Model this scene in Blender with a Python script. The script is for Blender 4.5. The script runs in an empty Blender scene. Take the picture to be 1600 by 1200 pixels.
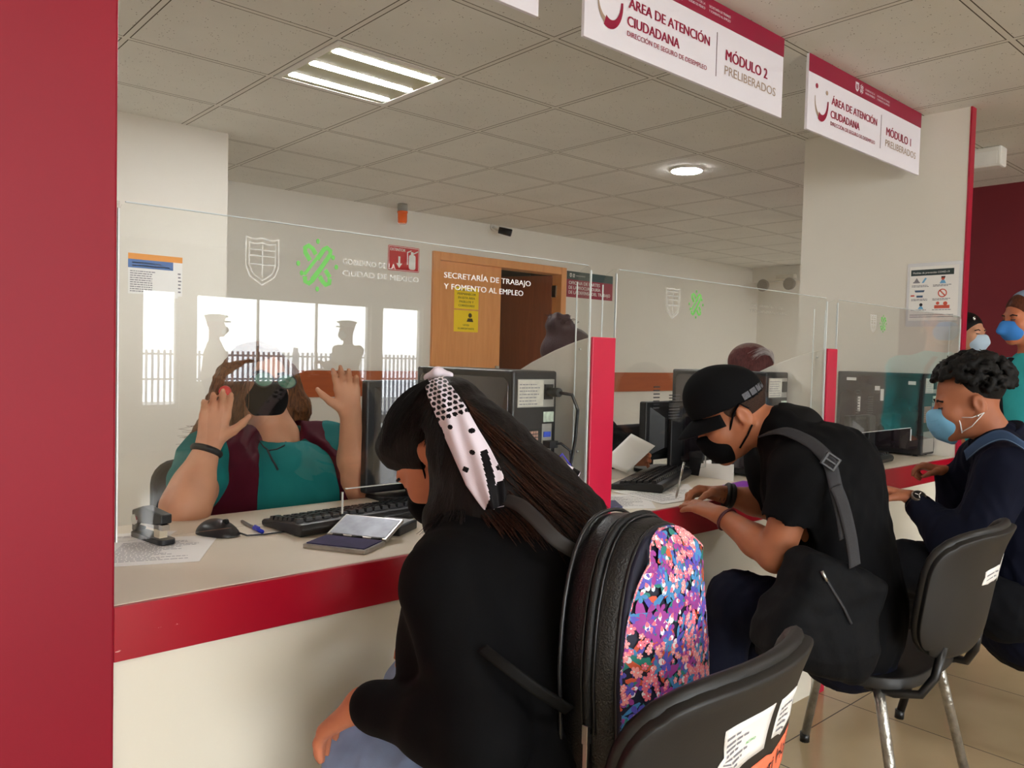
import bpy, math, random
import numpy as np
from mathutils import Vector, Matrix
random.seed(7); np.random.seed(7)
S = bpy.context.scene
COL = S.collection
V = Vector
def A(*v): return np.array(v, float)

# ---------------------------------------------------------------- camera
CAM = A(0.0, 0.0, 1.25)
FOC = 1239.0                      # focal length in pixels of the 1600x1200 frame
def _rot(yaw, pitch, roll):
    f = A(math.sin(yaw)*math.cos(pitch), math.cos(yaw)*math.cos(pitch), math.sin(pitch))
    r = A(math.cos(yaw), -math.sin(yaw), 0); u = np.cross(r, f)
    c, s = math.cos(roll), math.sin(roll)
    return np.stack([c*r+s*u, -s*r+c*u, f])
RC = _rot(0.7274, -0.0366, 0.0253)
cam_d = bpy.data.cameras.new('camera'); cam = bpy.data.objects.new('camera', cam_d); COL.objects.link(cam)
cam_d.sensor_width = 36.0; cam_d.lens = 36.0*FOC/1600.0; cam_d.clip_start = 0.02
cam.matrix_world = Matrix(((RC[0][0], RC[1][0], -RC[2][0], CAM[0]), (RC[0][1], RC[1][1], -RC[2][1], CAM[1]),
                           (RC[0][2], RC[1][2], -RC[2][2], CAM[2]), (0, 0, 0, 1)))
S.camera = cam
# measured points: a ray through the photograph meets a real plane of the room (x=, y=, z=) or a depth d=
def U(px, py, x=None, y=None, z=None, d=None):
    v = A((px-800)/FOC, -(py-600)/FOC, 1.0) @ RC
    if y is not None: t = y/v[1]
    elif x is not None: t = x/v[0]
    elif z is not None: t = (z-CAM[2])/v[2]
    else: t = d
    return CAM + v*t

# ---------------------------------------------------------------- light and exposure
S.view_settings.view_transform = 'Standard'; S.view_settings.look = 'None'
S.view_settings.gamma = 1.0; S.view_settings.use_curve_mapping = False
S.view_settings.exposure = 0.12
CEIL = 2.488
W = bpy.data.worlds.new('daylight'); S.world = W; W.use_nodes = True
nt = W.node_tree; bg = nt.nodes['Background']
bg.inputs[0].default_value = (0.93, 0.97, 1.0, 1); bg.inputs[1].default_value = 11.5
S.cycles.max_bounces = 8; S.cycles.diffuse_bounces = 6; S.cycles.transparent_max_bounces = 16; S.cycles.glossy_bounces = 4
S.cycles.sample_clamp_indirect = 6.0
BACK_Y = -7.0
def portal(name, loc, sx, sy, rot):
    l = bpy.data.lights.new(name, 'AREA'); l.shape = 'RECTANGLE'; l.size = sx; l.size_y = sy
    l.cycles.is_portal = True
    o = bpy.data.objects.new(name, l); COL.objects.link(o); o.location = loc; o.rotation_euler = rot
    return o
def area(name, loc, sx, sy, rot, power, col=(1, 1, 1)):
    l = bpy.data.lights.new(name, 'AREA'); l.shape = 'RECTANGLE'; l.size = sx; l.size_y = sy; l.energy = power; l.color = col
    o = bpy.data.objects.new(name, l); COL.objects.link(o); o.location = loc; o.rotation_euler = rot
    return o
WIN = [(-3.0, 2.2, 0.05, 2.40), (2.92, 3.38, 0.5, 1.95), (3.55, 6.05, 0.78, 1.93), (6.22, 6.95, 0.1, 1.93)]   # x0,x1,z0,z1 in the street wall; first one unseen, enlarged for more daylight
for i, (a, b, c, d) in enumerate(WIN):
    portal('daylight_portal', ((a+b)/2, BACK_Y-0.02, (c+d)/2), b-a, d-c, (-math.pi/2, 0, 0))

# ---------------------------------------------------------------- materials
def lin(c):
    c = c/255.0
    return c/12.92 if c <= 0.04045 else ((c+0.055)/1.055)**2.4
def rgb(r, g, b): return (lin(r), lin(g), lin(b), 1.0)
_M = {}
class N:
    def __init__(s, name):
        s.m = bpy.data.materials.new(name); s.m.use_nodes = True; s.t = s.m.node_tree
        s.b = s.t.nodes['Principled BSDF']; s.o = s.t.nodes['Material Output']
    def n(s, typ, **kw):
        x = s.t.nodes.new(typ)
        for k, v in kw.items():
            if k.startswith('i_'): x.inputs[int(k[2:]) if k[2:].isdigit() else k[2:]].default_value = v
            else: setattr(x, k, v)
        return x
    def l(s, a, b): s.t.links.new(a, b)
    def coord(s, kind='Object'):
        return s.n('ShaderNodeTexCoord').outputs[kind]
    def noise(s, scale, detail=3, rough=.5, vec=None, dist=0):
        x = s.n('ShaderNodeTexNoise'); x.inputs['Scale'].default_value = scale; x.inputs['Detail'].default_value = detail
        x.inputs['Roughness'].default_value = rough; x.inputs['Distortion'].default_value = dist
        s.l(vec or s.coord(), x.inputs['Vector']); return x.outputs['Fac']
    def ramp(s, fac, stops, interp='LINEAR'):
        x = s.n('ShaderNodeValToRGB'); x.color_ramp.interpolation = interp
        e = x.color_ramp.elements
        while len(e) < len(stops): e.new(0.5)
        for el, (p, c) in zip(e, stops): el.position = p; el.color = c
        s.l(fac, x.inputs[0]); return x.outputs[0]
    def math(s, op, a, b=None, c=None):
        x = s.n('ShaderNodeMath', operation=op)
        for i, v in enumerate((a, b, c)):
            if v is None: continue
            if isinstance(v, (int, float)): x.inputs[i].default_value = v
            else: s.l(v, x.inputs[i])
        return x.outputs[0]
    def mix(s, fac, a, b):
        x = s.n('ShaderNodeMix', data_type='RGBA')
        for i, v in ((0, fac), (6, a), (7, b)):
            if isinstance(v, (int, float, tuple)): x.inputs[i].default_value = v
            else: s.l(v, x.inputs[i])
        return x.outputs[2]
    def bump(s, h, strength=.3, dist=.01):
        x = s.n('ShaderNodeBump'); x.inputs['Strength'].default_value = strength; x.inputs['Distance'].default_value = dist
        s.l(h, x.inputs['Height']); s.l(x.outputs[0], s.b.inputs['Normal'])
    def col(s, c):
        if isinstance(c, tuple): s.b.inputs['Base Color'].default_value = c
        else: s.l(c, s.b.inputs['Base Color'])
def mat(name, c, rough=.5, var=.06, vscale=6, bump=0, bscale=200, bdist=.002, metal=0, spec=.5, emit=0, coat=0, stretch=None, sheen=0):
    """procedural material: base colour with soft mottling and optional fine bump"""
    if name in _M: return _M[name]
    k = N(name); k.b.inputs['Roughness'].default_value = rough; k.b.inputs['Metallic'].default_value = metal
    k.b.inputs['Specular IOR Level'].default_value = spec
    k.b.inputs['Coat Weight'].default_value = coat
    if sheen: k.b.inputs['Sheen Weight'].default_value = sheen
    vec = k.coord()
    if stretch:
        mp = k.n('ShaderNodeMapping'); mp.inputs['Scale'].default_value = stretch; k.l(vec, mp.inputs[0]); vec = mp.outputs[0]
    if var:
        f = k.noise(vscale, vec=vec)
        lo = tuple(x*(1-var) for x in c[:3])+(1,); hi = tuple(min(1, x*(1+var)) for x in c[:3])+(1,)
        k.col(k.ramp(f, [(.3, lo), (.7, hi)]))
    else: k.col(c)
    if bump: k.bump(k.noise(bscale, 2, vec=vec), bump, bdist)
    if emit:
        k.b.inputs['Emission Color'].default_value = c; k.b.inputs['Emission Strength'].default_value = emit
    _M[name] = k.m; return k.m

# ---------------------------------------------------------------- mesh building
class MB:
    def __init__(s): s.v = []; s.f = []; s.mi = []; s.sm = []; s.cuts = []
    def add(s, verts, faces, mi=0, smooth=False):
        b = len(s.v); s.v.extend([tuple(map(float, p)) for p in verts])
        for f in faces: s.f.append(tuple(b+i for i in f)); s.mi.append(mi); s.sm.append(smooth)
        return s
    def box(s, p0, p1, mi=0, fr=None):
        x0, y0, z0 = p0; x1, y1, z1 = p1
        vs = [(x0,y0,z0),(x1,y0,z0),(x1,y1,z0),(x0,y1,z0),(x0,y0,z1),(x1,y0,z1),(x1,y1,z1),(x0,y1,z1)]
        if fr is not None: vs = [fr(p) for p in vs]
        return s.add(vs, [(0,3,2,1),(4,5,6,7),(0,1,5,4),(1,2,6,5),(2,3,7,6),(3,0,4,7)], mi)
    def prism(s, poly, h0, h1, fr, mi=0, smooth=False):
        """2-D outline in the frame's first two axes, from h0 to h1 along the third"""
        n = len(poly)
        vs = [fr((a, b, h0)) for a, b in poly]+[fr((a, b, h1)) for a, b in poly]
        fs = [tuple(range(n-1, -1, -1)), tuple(range(n, 2*n))]
        s.add(vs, fs, mi)
        b = len(s.v)-2*n
        for i in range(n):
            j = (i+1) % n; s.f.append((b+i, b+j, b+n+j, b+n+i)); s.mi.append(mi); s.sm.append(smooth)
        return s
    def tube(s, pts, r, n=10, mi=0, closed=False, caps=True, flat=None):
        P = [A(*p) for p in pts]; m = len(P); rs = r if hasattr(r, '__len__') else [r]*m
        up = None; base = len(s.v)
        for i in range(m):
            t = (P[(i+1) % m]-P[i-1]) if closed else (P[min(i+1, m-1)]-P[max(i-1, 0)])
            t = t/(np.linalg.norm(t)+1e-12)
            if up is None:
                up = A(0, 0, 1) if abs(t[2]) < .9 else A(1, 0, 0)
            a = up-t*np.dot(up, t); a /= np.linalg.norm(a)+1e-12; up = a; b = np.cross(t, a)
            for k in range(n):
                q = 2*math.pi*k/n
                s.v.append(tuple(P[i]+rs[i]*(math.cos(q)*a*(flat or 1)+math.sin(q)*b)))
        for i in range(m if closed else m-1):
            for k in range(n):
                i2 = (i+1) % m; k2 = (k+1) % n
                s.f.append((base+i*n+k, base+i*n+k2, base+i2*n+k2, base+i2*n+k)); s.mi.append(mi); s.sm.append(True)
        if caps and not closed:
            s.f.append(tuple(base+k for k in range(n-1, -1, -1))); s.mi.append(mi); s.sm.append(False)
            s.f.append(tuple(base+(m-1)*n+k for k in range(n))); s.mi.append(mi); s.sm.append(False)
        return s
    def lathe(s, prof, fr, n=24, mi=0):
        """profile of (radius, height); fr maps local points"""
        base = len(s.v); m = len(prof)
        for r, h in prof:
            for k in range(n):
                q = 2*math.pi*k/n; s.v.append(tuple(fr((r*math.cos(q), r*math.sin(q), h))))
        for i in range(m-1):
            for k in range(n):
                k2 = (k+1) % n
                s.f.append((base+i*n+k, base+i*n+k2, base+(i+1)*n+k2, base+(i+1)*n+k)); s.mi.append(mi); s.sm.append(True)
        s.f.append(tuple(base+k for k in range(n-1, -1, -1))); s.mi.append(mi); s.sm.append(False)
        s.f.append(tuple(base+(m-1)*n+k for k in range(n))); s.mi.append(mi); s.sm.append(False)
        return s
    def grid(s, fn, nu, nv, mi=0, thick=0.0, smooth=True):
        """surface fn(u,v)->point, u,v in 0..1; thick gives a closed sheet"""
        P = np.array([[fn(i/nu, j/nv) for j in range(nv+1)] for i in range(nu+1)], float)
        du = np.gradient(P, axis=0); dv = np.gradient(P, axis=1)
        nn = np.cross(du, dv); nn /= np.linalg.norm(nn, axis=2, keepdims=True)+1e-12
        w = nv+1
        quads = [(i*w+j, (i+1)*w+j, (i+1)*w+j+1, i*w+j+1) for i in range(nu) for j in range(nv)]
        if not thick: return s.add(P.reshape(-1, 3), quads, mi, smooth)
        Q = P-nn*thick; m = (nu+1)*w
        qs = quads+[tuple(m+k for k in q[::-1]) for q in quads]
        for i in range(nu):
            qs.append((i*w, i*w+m, (i+1)*w+m, (i+1)*w)); a = i*w+nv; b = (i+1)*w+nv; qs.append((a, b, b+m, a+m))
        for j in range(nv):
            qs.append((j, j+1, j+1+m, j+m)); a = nu*w+j; qs.append((a, a+m, a+1+m, a+1))
        return s.add(np.concatenate([P.reshape(-1, 3), Q.reshape(-1, 3)]), qs, mi, smooth)
    def mesh(s, name, mats, off=(0, 0, 0)):
        me = bpy.data.meshes.new(name)
        me.from_pydata([(p[0]-off[0], p[1]-off[1], p[2]-off[2]) for p in s.v], [], s.f)
        for m in mats: me.materials.append(m)
        me.polygons.foreach_set('material_index', s.mi); me.polygons.foreach_set('use_smooth', s.sm)
        me.update(); return me
def frame(o, ex, ey, ez=None):
    o, ex, ey = map(lambda q: np.asarray(q, float), (o, ex, ey))
    ex = ex/np.linalg.norm(ex); ey = ey/np.linalg.norm(ey); ez = np.cross(ex, ey) if ez is None else np.asarray(ez, float)
    return lambda p: o+ex*p[0]+ey*p[1]+ez*p[2]
IDF = frame((0, 0, 0), (1, 0, 0), (0, 1, 0))
def rect(x0, y0, x1, y1): return [(x0, y0), (x1, y0), (x1, y1), (x0, y1)]
def rrect(x0, y0, x1, y1, r, n=5):
    out = []
    for cx, cy, a in ((x1-r, y1-r, 0), (x0+r, y1-r, 90), (x0+r, y0+r, 180), (x1-r, y0+r, 270)):
        for k in range(n+1):
            q = math.radians(a+90*k/n); out.append((cx+r*math.cos(q), cy+r*math.sin(q)))
    return out
def circle(cx, cy, r, n=20, ry=None): return [(cx+r*math.cos(2*math.pi*k/n), cy+(ry or r)*math.sin(2*math.pi*k/n)) for k in range(n)]
def tag(o, label=None, cat=None, group=None, kind=None):
    if label: o['label'] = label
    if cat: o['category'] = cat
    if group: o['group'] = group
    if kind: o['kind'] = kind
    return o
def thing(name, label, cat, loc, group=None):
    o = bpy.data.objects.new(name, None); o.empty_display_size = .05; o.location = loc; COL.objects.link(o)
    o['_base'] = [float(q) for q in loc]
    return tag(o, label, cat, group)
def base_of(o):
    while o.parent: o = o.parent
    return o.location
def pieces(mb):
    par = list(range(len(mb.v)))
    def find(i):
        while par[i] != i: par[i] = par[par[i]]; i = par[i]
        return i
    for f in mb.f:
        a = find(f[0])
        for q in f[1:]: par[find(q)] = a
    out = {}
    for i, f in enumerate(mb.f): out.setdefault(find(f[0]), []).append(i)
    return list(out.values())
def sub(mb, ids):
    o = MB(); mp = {}
    for i in ids:
        f = []
        for q in mb.f[i]:
            if q not in mp: mp[q] = len(o.v); o.v.append(mb.v[q])
            f.append(mp[q])
        o.f.append(tuple(f)); o.mi.append(mb.mi[i]); o.sm.append(mb.sm[i])
    return o
SINGLE = {'eyebrows': 'eyebrow', 'eyelashes': 'eyelash_line', 'ear_loops': 'ear_loop', 'lenses': 'lens', 'rails': 'rail', 'bars': 'bar', 'mask_pleats': 'mask_pleat', 'vent_slats': 'vent_slat', 'watch_hands': 'watch_hand'}
def put(name, mb, mats, parent=None, loc=None, bevel=0, seg=2):
    if isinstance(mb, MB):
        if name in SINGLE:
            return [_put(SINGLE[name], sub(mb, ids), mats, parent, loc, bevel, seg) for ids in pieces(mb)][0]
        if 'lettering' in name and (len(mb.cuts) > 1 or (mb.cuts and mb.cuts[0] > 0)):
            c = mb.cuts+[len(mb.f)]; o = [_put(name, sub(mb, range(c[i], c[i+1])), mats, parent, loc) for i in range(len(c)-1)]
            if c[0] > 0: _put('small_emblem', sub(mb, range(0, c[0])), mats, parent, loc)
            return o[0]
    return _put(name, mb, mats, parent, loc, bevel, seg)
def _put(name, mb, mats, parent=None, loc=None, bevel=0, seg=2):
    """link the collected shapes as ONE mesh object (world coordinates in, local mesh out)"""
    if not isinstance(mats, (list, tuple)): mats = [mats]
    off = tuple(base_of(parent)) if parent else (loc if loc is not None else (0, 0, 0))
    o = bpy.data.objects.new(name, mb if isinstance(mb, bpy.types.Mesh) else mb.mesh(name, mats, off)); COL.objects.link(o)
    if parent: o.parent = parent
    else: o.location = off
    if bevel:
        m = o.modifiers.new('bevel', 'BEVEL'); m.width = bevel; m.segments = seg; m.limit_method = 'ANGLE'; m.angle_limit = math.radians(40)
    return o
def struct(name, mb, mats, parent=None, **k):
    o = put(name, mb, mats, parent, **k)
    o['kind'] = 'structure'; return o
def text_into(mb, s, fr, w=None, h=.02, x=0, y=0, mi=0, bold=0, align='L', depth=.0006, lift=0):
    """lettering: s with cap height h at local (x,y), squeezed to width w if given"""
    cu = bpy.data.curves.new('lettering', 'FONT'); cu.body = s; cu.size = 1.0; cu.resolution_u = 3; cu.fill_mode = 'FRONT'
    o = bpy.data.objects.new('lettering', cu); me = bpy.data.meshes.new_from_object(o)
    vs = [v.co.copy() for v in me.vertices]; fs = [tuple(p.vertices) for p in me.polygons]
    bpy.data.objects.remove(o); bpy.data.meshes.remove(me); bpy.data.curves.remove(cu)
    if not vs: return 0
    mb.cuts.append(len(mb.f))
    x0 = min(v.x for v in vs); x1 = max(v.x for v in vs); sc = h/0.70
    sx = sc if w is None else w/(x1-x0)
    wid = (x1-x0)*sx; ox = x-(0 if align == 'L' else wid/2 if align == 'C' else wid)
    for k, dx in enumerate((0, -bold, bold) if bold else (0,)):     # bold: overlaid strokes, each a hair higher
        mb.add([fr((ox+(v.x-x0)*sx+dx*sc, y+v.y*sc, lift+depth+k*.00012)) for v in vs], fs, mi)
    return wid
# ================================================================ the room
def wall_mat(name, c, bumpy=.12):
    return mat(name, c, rough=.62, var=.025, vscale=1.2, bump=bumpy, bscale=90, bdist=.002, spec=.35)
CREAM = wall_mat('cream wall paint', rgb(226, 221, 210))
REDP = mat('crimson gloss paint', rgb(172, 20, 52), rough=.38, var=.07, vscale=2.5, bump=.05, bscale=60, spec=.5)
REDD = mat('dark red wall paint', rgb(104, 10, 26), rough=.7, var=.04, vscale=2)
def ceiling_mat():
    k = N('mineral fibre ceiling tiles'); co = k.coord()
    sp = k.n('ShaderNodeSeparateXYZ'); k.l(co, sp.inputs[0])
    def gd(axis, off, step):
        a = k.math('ADD', sp.outputs[axis], -off); a = k.math('DIVIDE', a, step); a = k.math('FRACT', k.math('ADD', a, 100.5))
        return k.math('MULTIPLY', k.math('ABSOLUTE', k.math('ADD', a, -.5)), step)     # metres to the nearest grid line
    d = k.math('MINIMUM', gd(0, 1.5786, .61), gd(1, 2.872, .61))
    bar = k.math('LESS_THAN', d, .0105); gap = k.math('MULTIPLY', k.math('LESS_THAN', d, .0150), k.math('GREATER_THAN', d, .0105))
    hole = k.n('ShaderNodeTexVoronoi'); hole.inputs['Scale'].default_value = 75; k.l(co, hole.inputs['Vector'])
    rnd = k.noise(30, 2, vec=co)
    hs = k.math('MULTIPLY', k.math('LESS_THAN', hole.outputs['Distance'], .17), k.math('GREATER_THAN', rnd, .55))
    base = k.ramp(k.noise(1.6, 4, vec=co), [(.3, rgb(218, 216, 208)), (.7, rgb(228, 226, 218))])
    base = k.mix(hs, base, rgb(120, 112, 98))
    c = k.mix(gap, base, rgb(95, 88, 76)); c = k.mix(bar, c, rgb(222, 219, 210))  # gap: shadow along the bar edges, painted as a dark line
    k.col(c); k.b.inputs['Roughness'].default_value = .9; k.b.inputs['Specular IOR Level'].default_value = .15
    k.bump(k.math('SUBTRACT', k.math('MULTIPLY', k.noise(160, 2, vec=co), .3), k.math('ADD', k.math('MULTIPLY', gap, 1.0), hs)), .5, .004)
    return k.m
def floor_mat():
    k = N('glazed floor tiles'); co = k.coord(); sp = k.n('ShaderNodeSeparateXYZ'); k.l(co, sp.inputs[0])
    def gd(axis, off, step):
        a = k.math('DIVIDE', k.math('ADD', sp.outputs[axis], -off), step); a = k.math('FRACT', k.math('ADD', a, 100.5))
        return k.math('MULTIPLY', k.math('ABSOLUTE', k.math('ADD', a, -.5)), step)
    d = k.math('MINIMUM', gd(0, 2.856, .6), gd(1, 1.295, .6)); g = k.math('LESS_THAN', d, .0022)
    c = k.ramp(k.noise(2.2, 5, vec=co), [(.3, rgb(178, 157, 124)), (.7, rgb(192, 171, 138))])
    k.col(k.mix(g, c, rgb(70, 58, 45)))
    k.l(k.math('ADD', k.math('MULTIPLY', g, .6), .13), k.b.inputs['Roughness'])
    k.bump(k.math('SUBTRACT', 1.0, g), .3, .002)
    return k.m
GLASSW = None
YC0 = 1.46
b = MB().box((-3.2, BACK_Y, -.06), (9.8, 7.6, 0)); struct('floor', b, floor_mat())
struct('floor_office_bounce', MB().box((-3.05, YC0, 0), (9.6, 5.84, .004)), mat('pale bounce floor tile', rgb(222, 216, 204), rough=.35, var=.02))  # unseen pale floor, added to bounce light up to the ceiling
b = MB().box((-3.2, BACK_Y, CEIL), (9.8, 7.6, CEIL+.1)); struct('ceiling', b, ceiling_mat())
FY = 5.84
b = MB().box((-3.2, FY, 0), (4.22, FY+.15, CEIL)).box((4.22, FY, 2.15), (5.875, FY+.15, CEIL)).box((5.875, FY, 0), (9.6, FY+.15, CEIL))
struct('wall_back', b, CREAM)
struct('wall_office_end', MB().box((9.6, 1.5, 0), (9.75, 6.0, CEIL)).box((9.45, 2.2, 2.3), (9.6, FY, CEIL)), CREAM)
struct('wall_left', MB().box((-3.2, BACK_Y, 0), (-3.05, 7.6, CEIL)), CREAM)
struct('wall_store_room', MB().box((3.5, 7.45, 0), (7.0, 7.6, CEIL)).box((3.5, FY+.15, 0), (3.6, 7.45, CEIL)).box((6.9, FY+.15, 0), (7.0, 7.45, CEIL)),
       mat('shade-darkened store room paint', rgb(70, 58, 66), rough=.8))  # wall colour darkened to stand for the unlit room
# street wall with its glazed openings
b = MB(); xs = -3.2
for (x0, x1, z0, z1) in WIN:
    b.box((xs, BACK_Y-.15, 0), (x0, BACK_Y, CEIL)); b.box((x0, BACK_Y-.15, z1), (x1, BACK_Y, CEIL)); b.box((x0, BACK_Y-.15, 0), (x1, BACK_Y, z0)); xs = x1
b.box((xs, BACK_Y-.15, 0), (9.8, BACK_Y, CEIL)); struct('wall_street', b, wall_mat('street wall paint', rgb(205, 198, 184)))
ALU = mat('white window aluminium', rgb(225, 225, 222), rough=.4, var=.02)
for n, (x0, x1, z0, z1) in enumerate(WIN):
    b = MB(); t = .045
    b.box((x0, BACK_Y-.1, z0), (x0+t, BACK_Y-.04, z1)); b.box((x1-t, BACK_Y-.1, z0), (x1, BACK_Y-.04, z1))
    b.box((x0, BACK_Y-.1, z0), (x1, BACK_Y-.04, z0+t)); b.box((x0, BACK_Y-.1, z1-t), (x1, BACK_Y-.04, z1))
    m = max(1, round((x1-x0)/.95))
    for i in range(1, m): xx = x0+(x1-x0)*i/m; b.box((xx-.012, BACK_Y-.09, z0+t), (xx+.012, BACK_Y-.05, z1-t))
    struct('window_%d' % (n+1), b, ALU)
# right end of the hall: dark red wall
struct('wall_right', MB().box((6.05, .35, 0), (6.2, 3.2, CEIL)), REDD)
struct('wall_hall_end', MB().box((9.75, BACK_Y, 0), (9.8, 1.6, CEIL)), CREAM)
# left red pillar and the cream pillar inside the office
YC = 1.42
struct('pillar_left', MB().box((-.6, YC-.004, 0), (.383, YC+.34, CEIL)), mat('crimson pillar paint', rgb(142, 12, 36), rough=.5, var=.08, vscale=1.6, bump=.06, bscale=60, spec=.3), bevel=.004)
struct('pillar_office', MB().box((-1.2, 4.58, 0), (1.831, FY, CEIL)), CREAM)
# full-height partition that ends in a red edge
struct('partition_right', MB().box((4.152, YC+.006, 0), (4.20, 2.265, CEIL)), CREAM)
struct('trim_partition_edge', MB().box((4.15, YC-.002, 0), (4.204, YC+.006, CEIL)), REDP)
# wooden rail on the back wall
WOODO = None
def wood_mat(name, c0, c1, rough=.42, axis=2, scale=1.0):
    k = N(name); mp = k.n('ShaderNodeMapping'); sc = [9*scale]*3; sc[axis] = .7*scale; mp.inputs['Scale'].default_value = sc; k.l(k.coord(), mp.inputs[0])
    f = k.noise(2.2, 6, .6, mp.outputs[0], 1.2); k.col(k.ramp(f, [(.25, c0), (.75, c1)])); k.b.inputs['Roughness'].default_value = rough
    k.bump(f, .05, .002); return k.m
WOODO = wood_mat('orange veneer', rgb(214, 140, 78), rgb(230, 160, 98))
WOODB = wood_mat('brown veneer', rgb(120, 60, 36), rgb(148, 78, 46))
RAILW = wood_mat('rust brown veneer', rgb(158, 72, 26), rgb(176, 86, 34), axis=0)
b = MB().box((1.84, FY-.025, .87), (4.20, FY, 1.085)).box((5.89, FY-.025, .87), (9.45, FY, 1.085)); struct('trim_rail', b, RAILW, bevel=.004)

# door set in the back wall
d = thing('office_door', 'orange veneer double door on the back wall, one leaf closed and one open onto a dark room', 'door', (5.05, FY, 0)); d['kind'] = 'structure'
b = MB()
b.box((4.20, FY-.03, 0), (4.275, FY+.15, 2.165)).box((5.82, FY-.03, 0), (5.895, FY+.15, 2.165)).box((4.275, FY-.03, 2.09), (5.82, FY+.15, 2.165))
put('door_frame', b, WOODO, d, bevel=.004)
p = put('closed_leaf', MB().box((4.275, FY+.01, .01), (5.035, FY+.05, 2.09)), WOODO, d, bevel=.003)
fr = frame((5.815, FY+.10, 0), (-.45, 1, 0), (0, 0, 1))
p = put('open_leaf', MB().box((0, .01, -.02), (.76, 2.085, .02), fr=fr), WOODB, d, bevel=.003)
MET = mat('brushed steel', rgb(190, 190, 188), rough=.32, var=.04, metal=1)
b = MB().box((5.80, FY+.035, 1.86), (5.822, FY+.10, 1.98)).box((5.80, FY+.035, .3), (5.822, FY+.10, .42)); put('hinge', b, MET, d)
b = MB().box((4.98, FY-.01, .98), (5.02, FY+.012, 1.14)); b.tube([(5.0, FY, 1.08), (5.0, FY-.05, 1.08), (4.9, FY-.05, 1.08)], .009); put('door_handle', b, MET, d)

# ---------------------------------------------------------------- ceiling lights
TUBE = mat('lit tube', (1, 1, 1, 1), var=0, emit=85); WHITE = mat('white enamel', rgb(228, 226, 220), rough=.45, var=.02)
def troffer(x, y, label, grp):
    t = thing('ceiling_light', label, 'ceiling light', (x+.305, y+.305, CEIL-.03), grp)
    b = MB()
    b.box((x+.012, y+.012, CEIL-.006), (x+.598, y+.04, CEIL-.001)).box((x+.012, y+.57, CEIL-.006), (x+.598, y+.598, CEIL-.001))
    b.box((x+.012, y+.04, CEIL-.006), (x+.04, y+.57, CEIL-.001)).box((x+.57, y+.04, CEIL-.006), (x+.598, y+.57, CEIL-.001))
    put('frame', b, WHITE, t)
    put('reflector_tray', MB().box((x+.04, y+.04, CEIL-.003), (x+.57, y+.57, CEIL-.001)), mat('olive tinted reflector', rgb(176, 174, 140), rough=.3, var=.03), t)
    for k in range(3):
        yy = y+.11+k*.197
        put('light_strip', MB().prism(rrect(x+.05, yy-.026, x+.56, yy+.026, .012), CEIL-.0045, CEIL-.0025, IDF), TUBE, t)
troffer(1.5786, 2.872, 'square recessed ceiling light with three lit tubes above the first desk', None)
c = U(1073, 264, z=CEIL)
t = thing('round_downlight', 'round lit disc downlight in the office ceiling', 'ceiling light', (c[0], c[1], CEIL-.02))
fr = frame((c[0], c[1], CEIL-.001), (1, 0, 0), (0, -1, 0))
put('rim', MB().lathe([(.112, 0), (.112, .008), (.098, .014)], fr, 32), WHITE, t)
put('diffuser', MB().lathe([(.100, .004), (.098, .016), (.06, .019)], fr, 32), mat('lit diffuser', (1, 1, 1, 1), var=0, emit=90), t)
# added ceiling lights, all unseen, to brighten the office and the hall
for (x, y, lb) in ((-1.4714, 2.872, 'added square fill light of the office, unseen behind the red pillar'), (8.289, 3.482, 'added square fill light, unseen behind the cream partition')):
    troffer(x, y, lb, None)
for (x, y, lb) in ((.3586, -1.398, 'added square fill light of the waiting hall, unseen above the camera'), (3.4086, -1.398, 'added square fill light of the waiting hall, unseen over the right half'), (-1.4714, -3.228, 'added square fill light of the waiting hall, unseen at the far left'), (5.2386, -3.228, 'added square fill light of the waiting hall, unseen near the street windows')):
    troffer(x, y, lb, None)

# ---------------------------------------------------------------- service counter (one continuous desk front)
TOP = .81
CT = mat('cream counter laminate', rgb(224, 213, 194), rough=.34, var=.03, vscale=3, spec=.45)
CF = mat('cream counter front paint', rgb(228, 222, 205), rough=.55, var=.02, vscale=1.5, bump=.05, bscale=50)
def fascia_mat():
    k = N('chipped crimson fascia'); co = k.coord()
    sc = k.n('ShaderNodeTexNoise'); sc.inputs['Scale'].default_value = 38; sc.inputs['Detail'].default_value = 6; sc.inputs['Roughness'].default_value = .7
    mp = k.n('ShaderNodeMapping'); mp.inputs['Scale'].default_value = (.6, 1, 1.6); k.l(co, mp.inputs[0]); k.l(mp.outputs[0], sc.inputs['Vector'])
    big = k.noise(3.2, 2, vec=co)
    chip = k.math('MULTIPLY', k.math('GREATER_THAN', sc.outputs['Fac'], .70), k.math('GREATER_THAN', big, .52))
    c = k.ramp(k.noise(2, 3, vec=co), [(.3, rgb(158, 8, 30)), (.7, rgb(172, 14, 40))])
    k.col(k.mix(chip, c, rgb(214, 170, 160))); k.b.inputs['Roughness'].default_value = .3; return k.m
FASC = fascia_mat()
cnt = thing('service_counter', 'long cream service counter with a crimson front edge', 'counter', (2.3, 1.7, 0))
mods = [(.383, 1.54), (1.633, 2.82), (2.895, 4.149)]
for (a, b_) in mods:
    put('countertop', MB().box((a, YC+.012, TOP-.03), (b_, 2.06, TOP)), CT, cnt, bevel=.002)
    put('fascia', MB().box((a, YC, TOP-.095), (b_, YC+.012, TOP-.001)), FASC, cnt, bevel=.0015)
    put('front_panel', MB().box((a, YC+.012, 0), (b_, YC+.03, TOP-.03)), CF, cnt)
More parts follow.
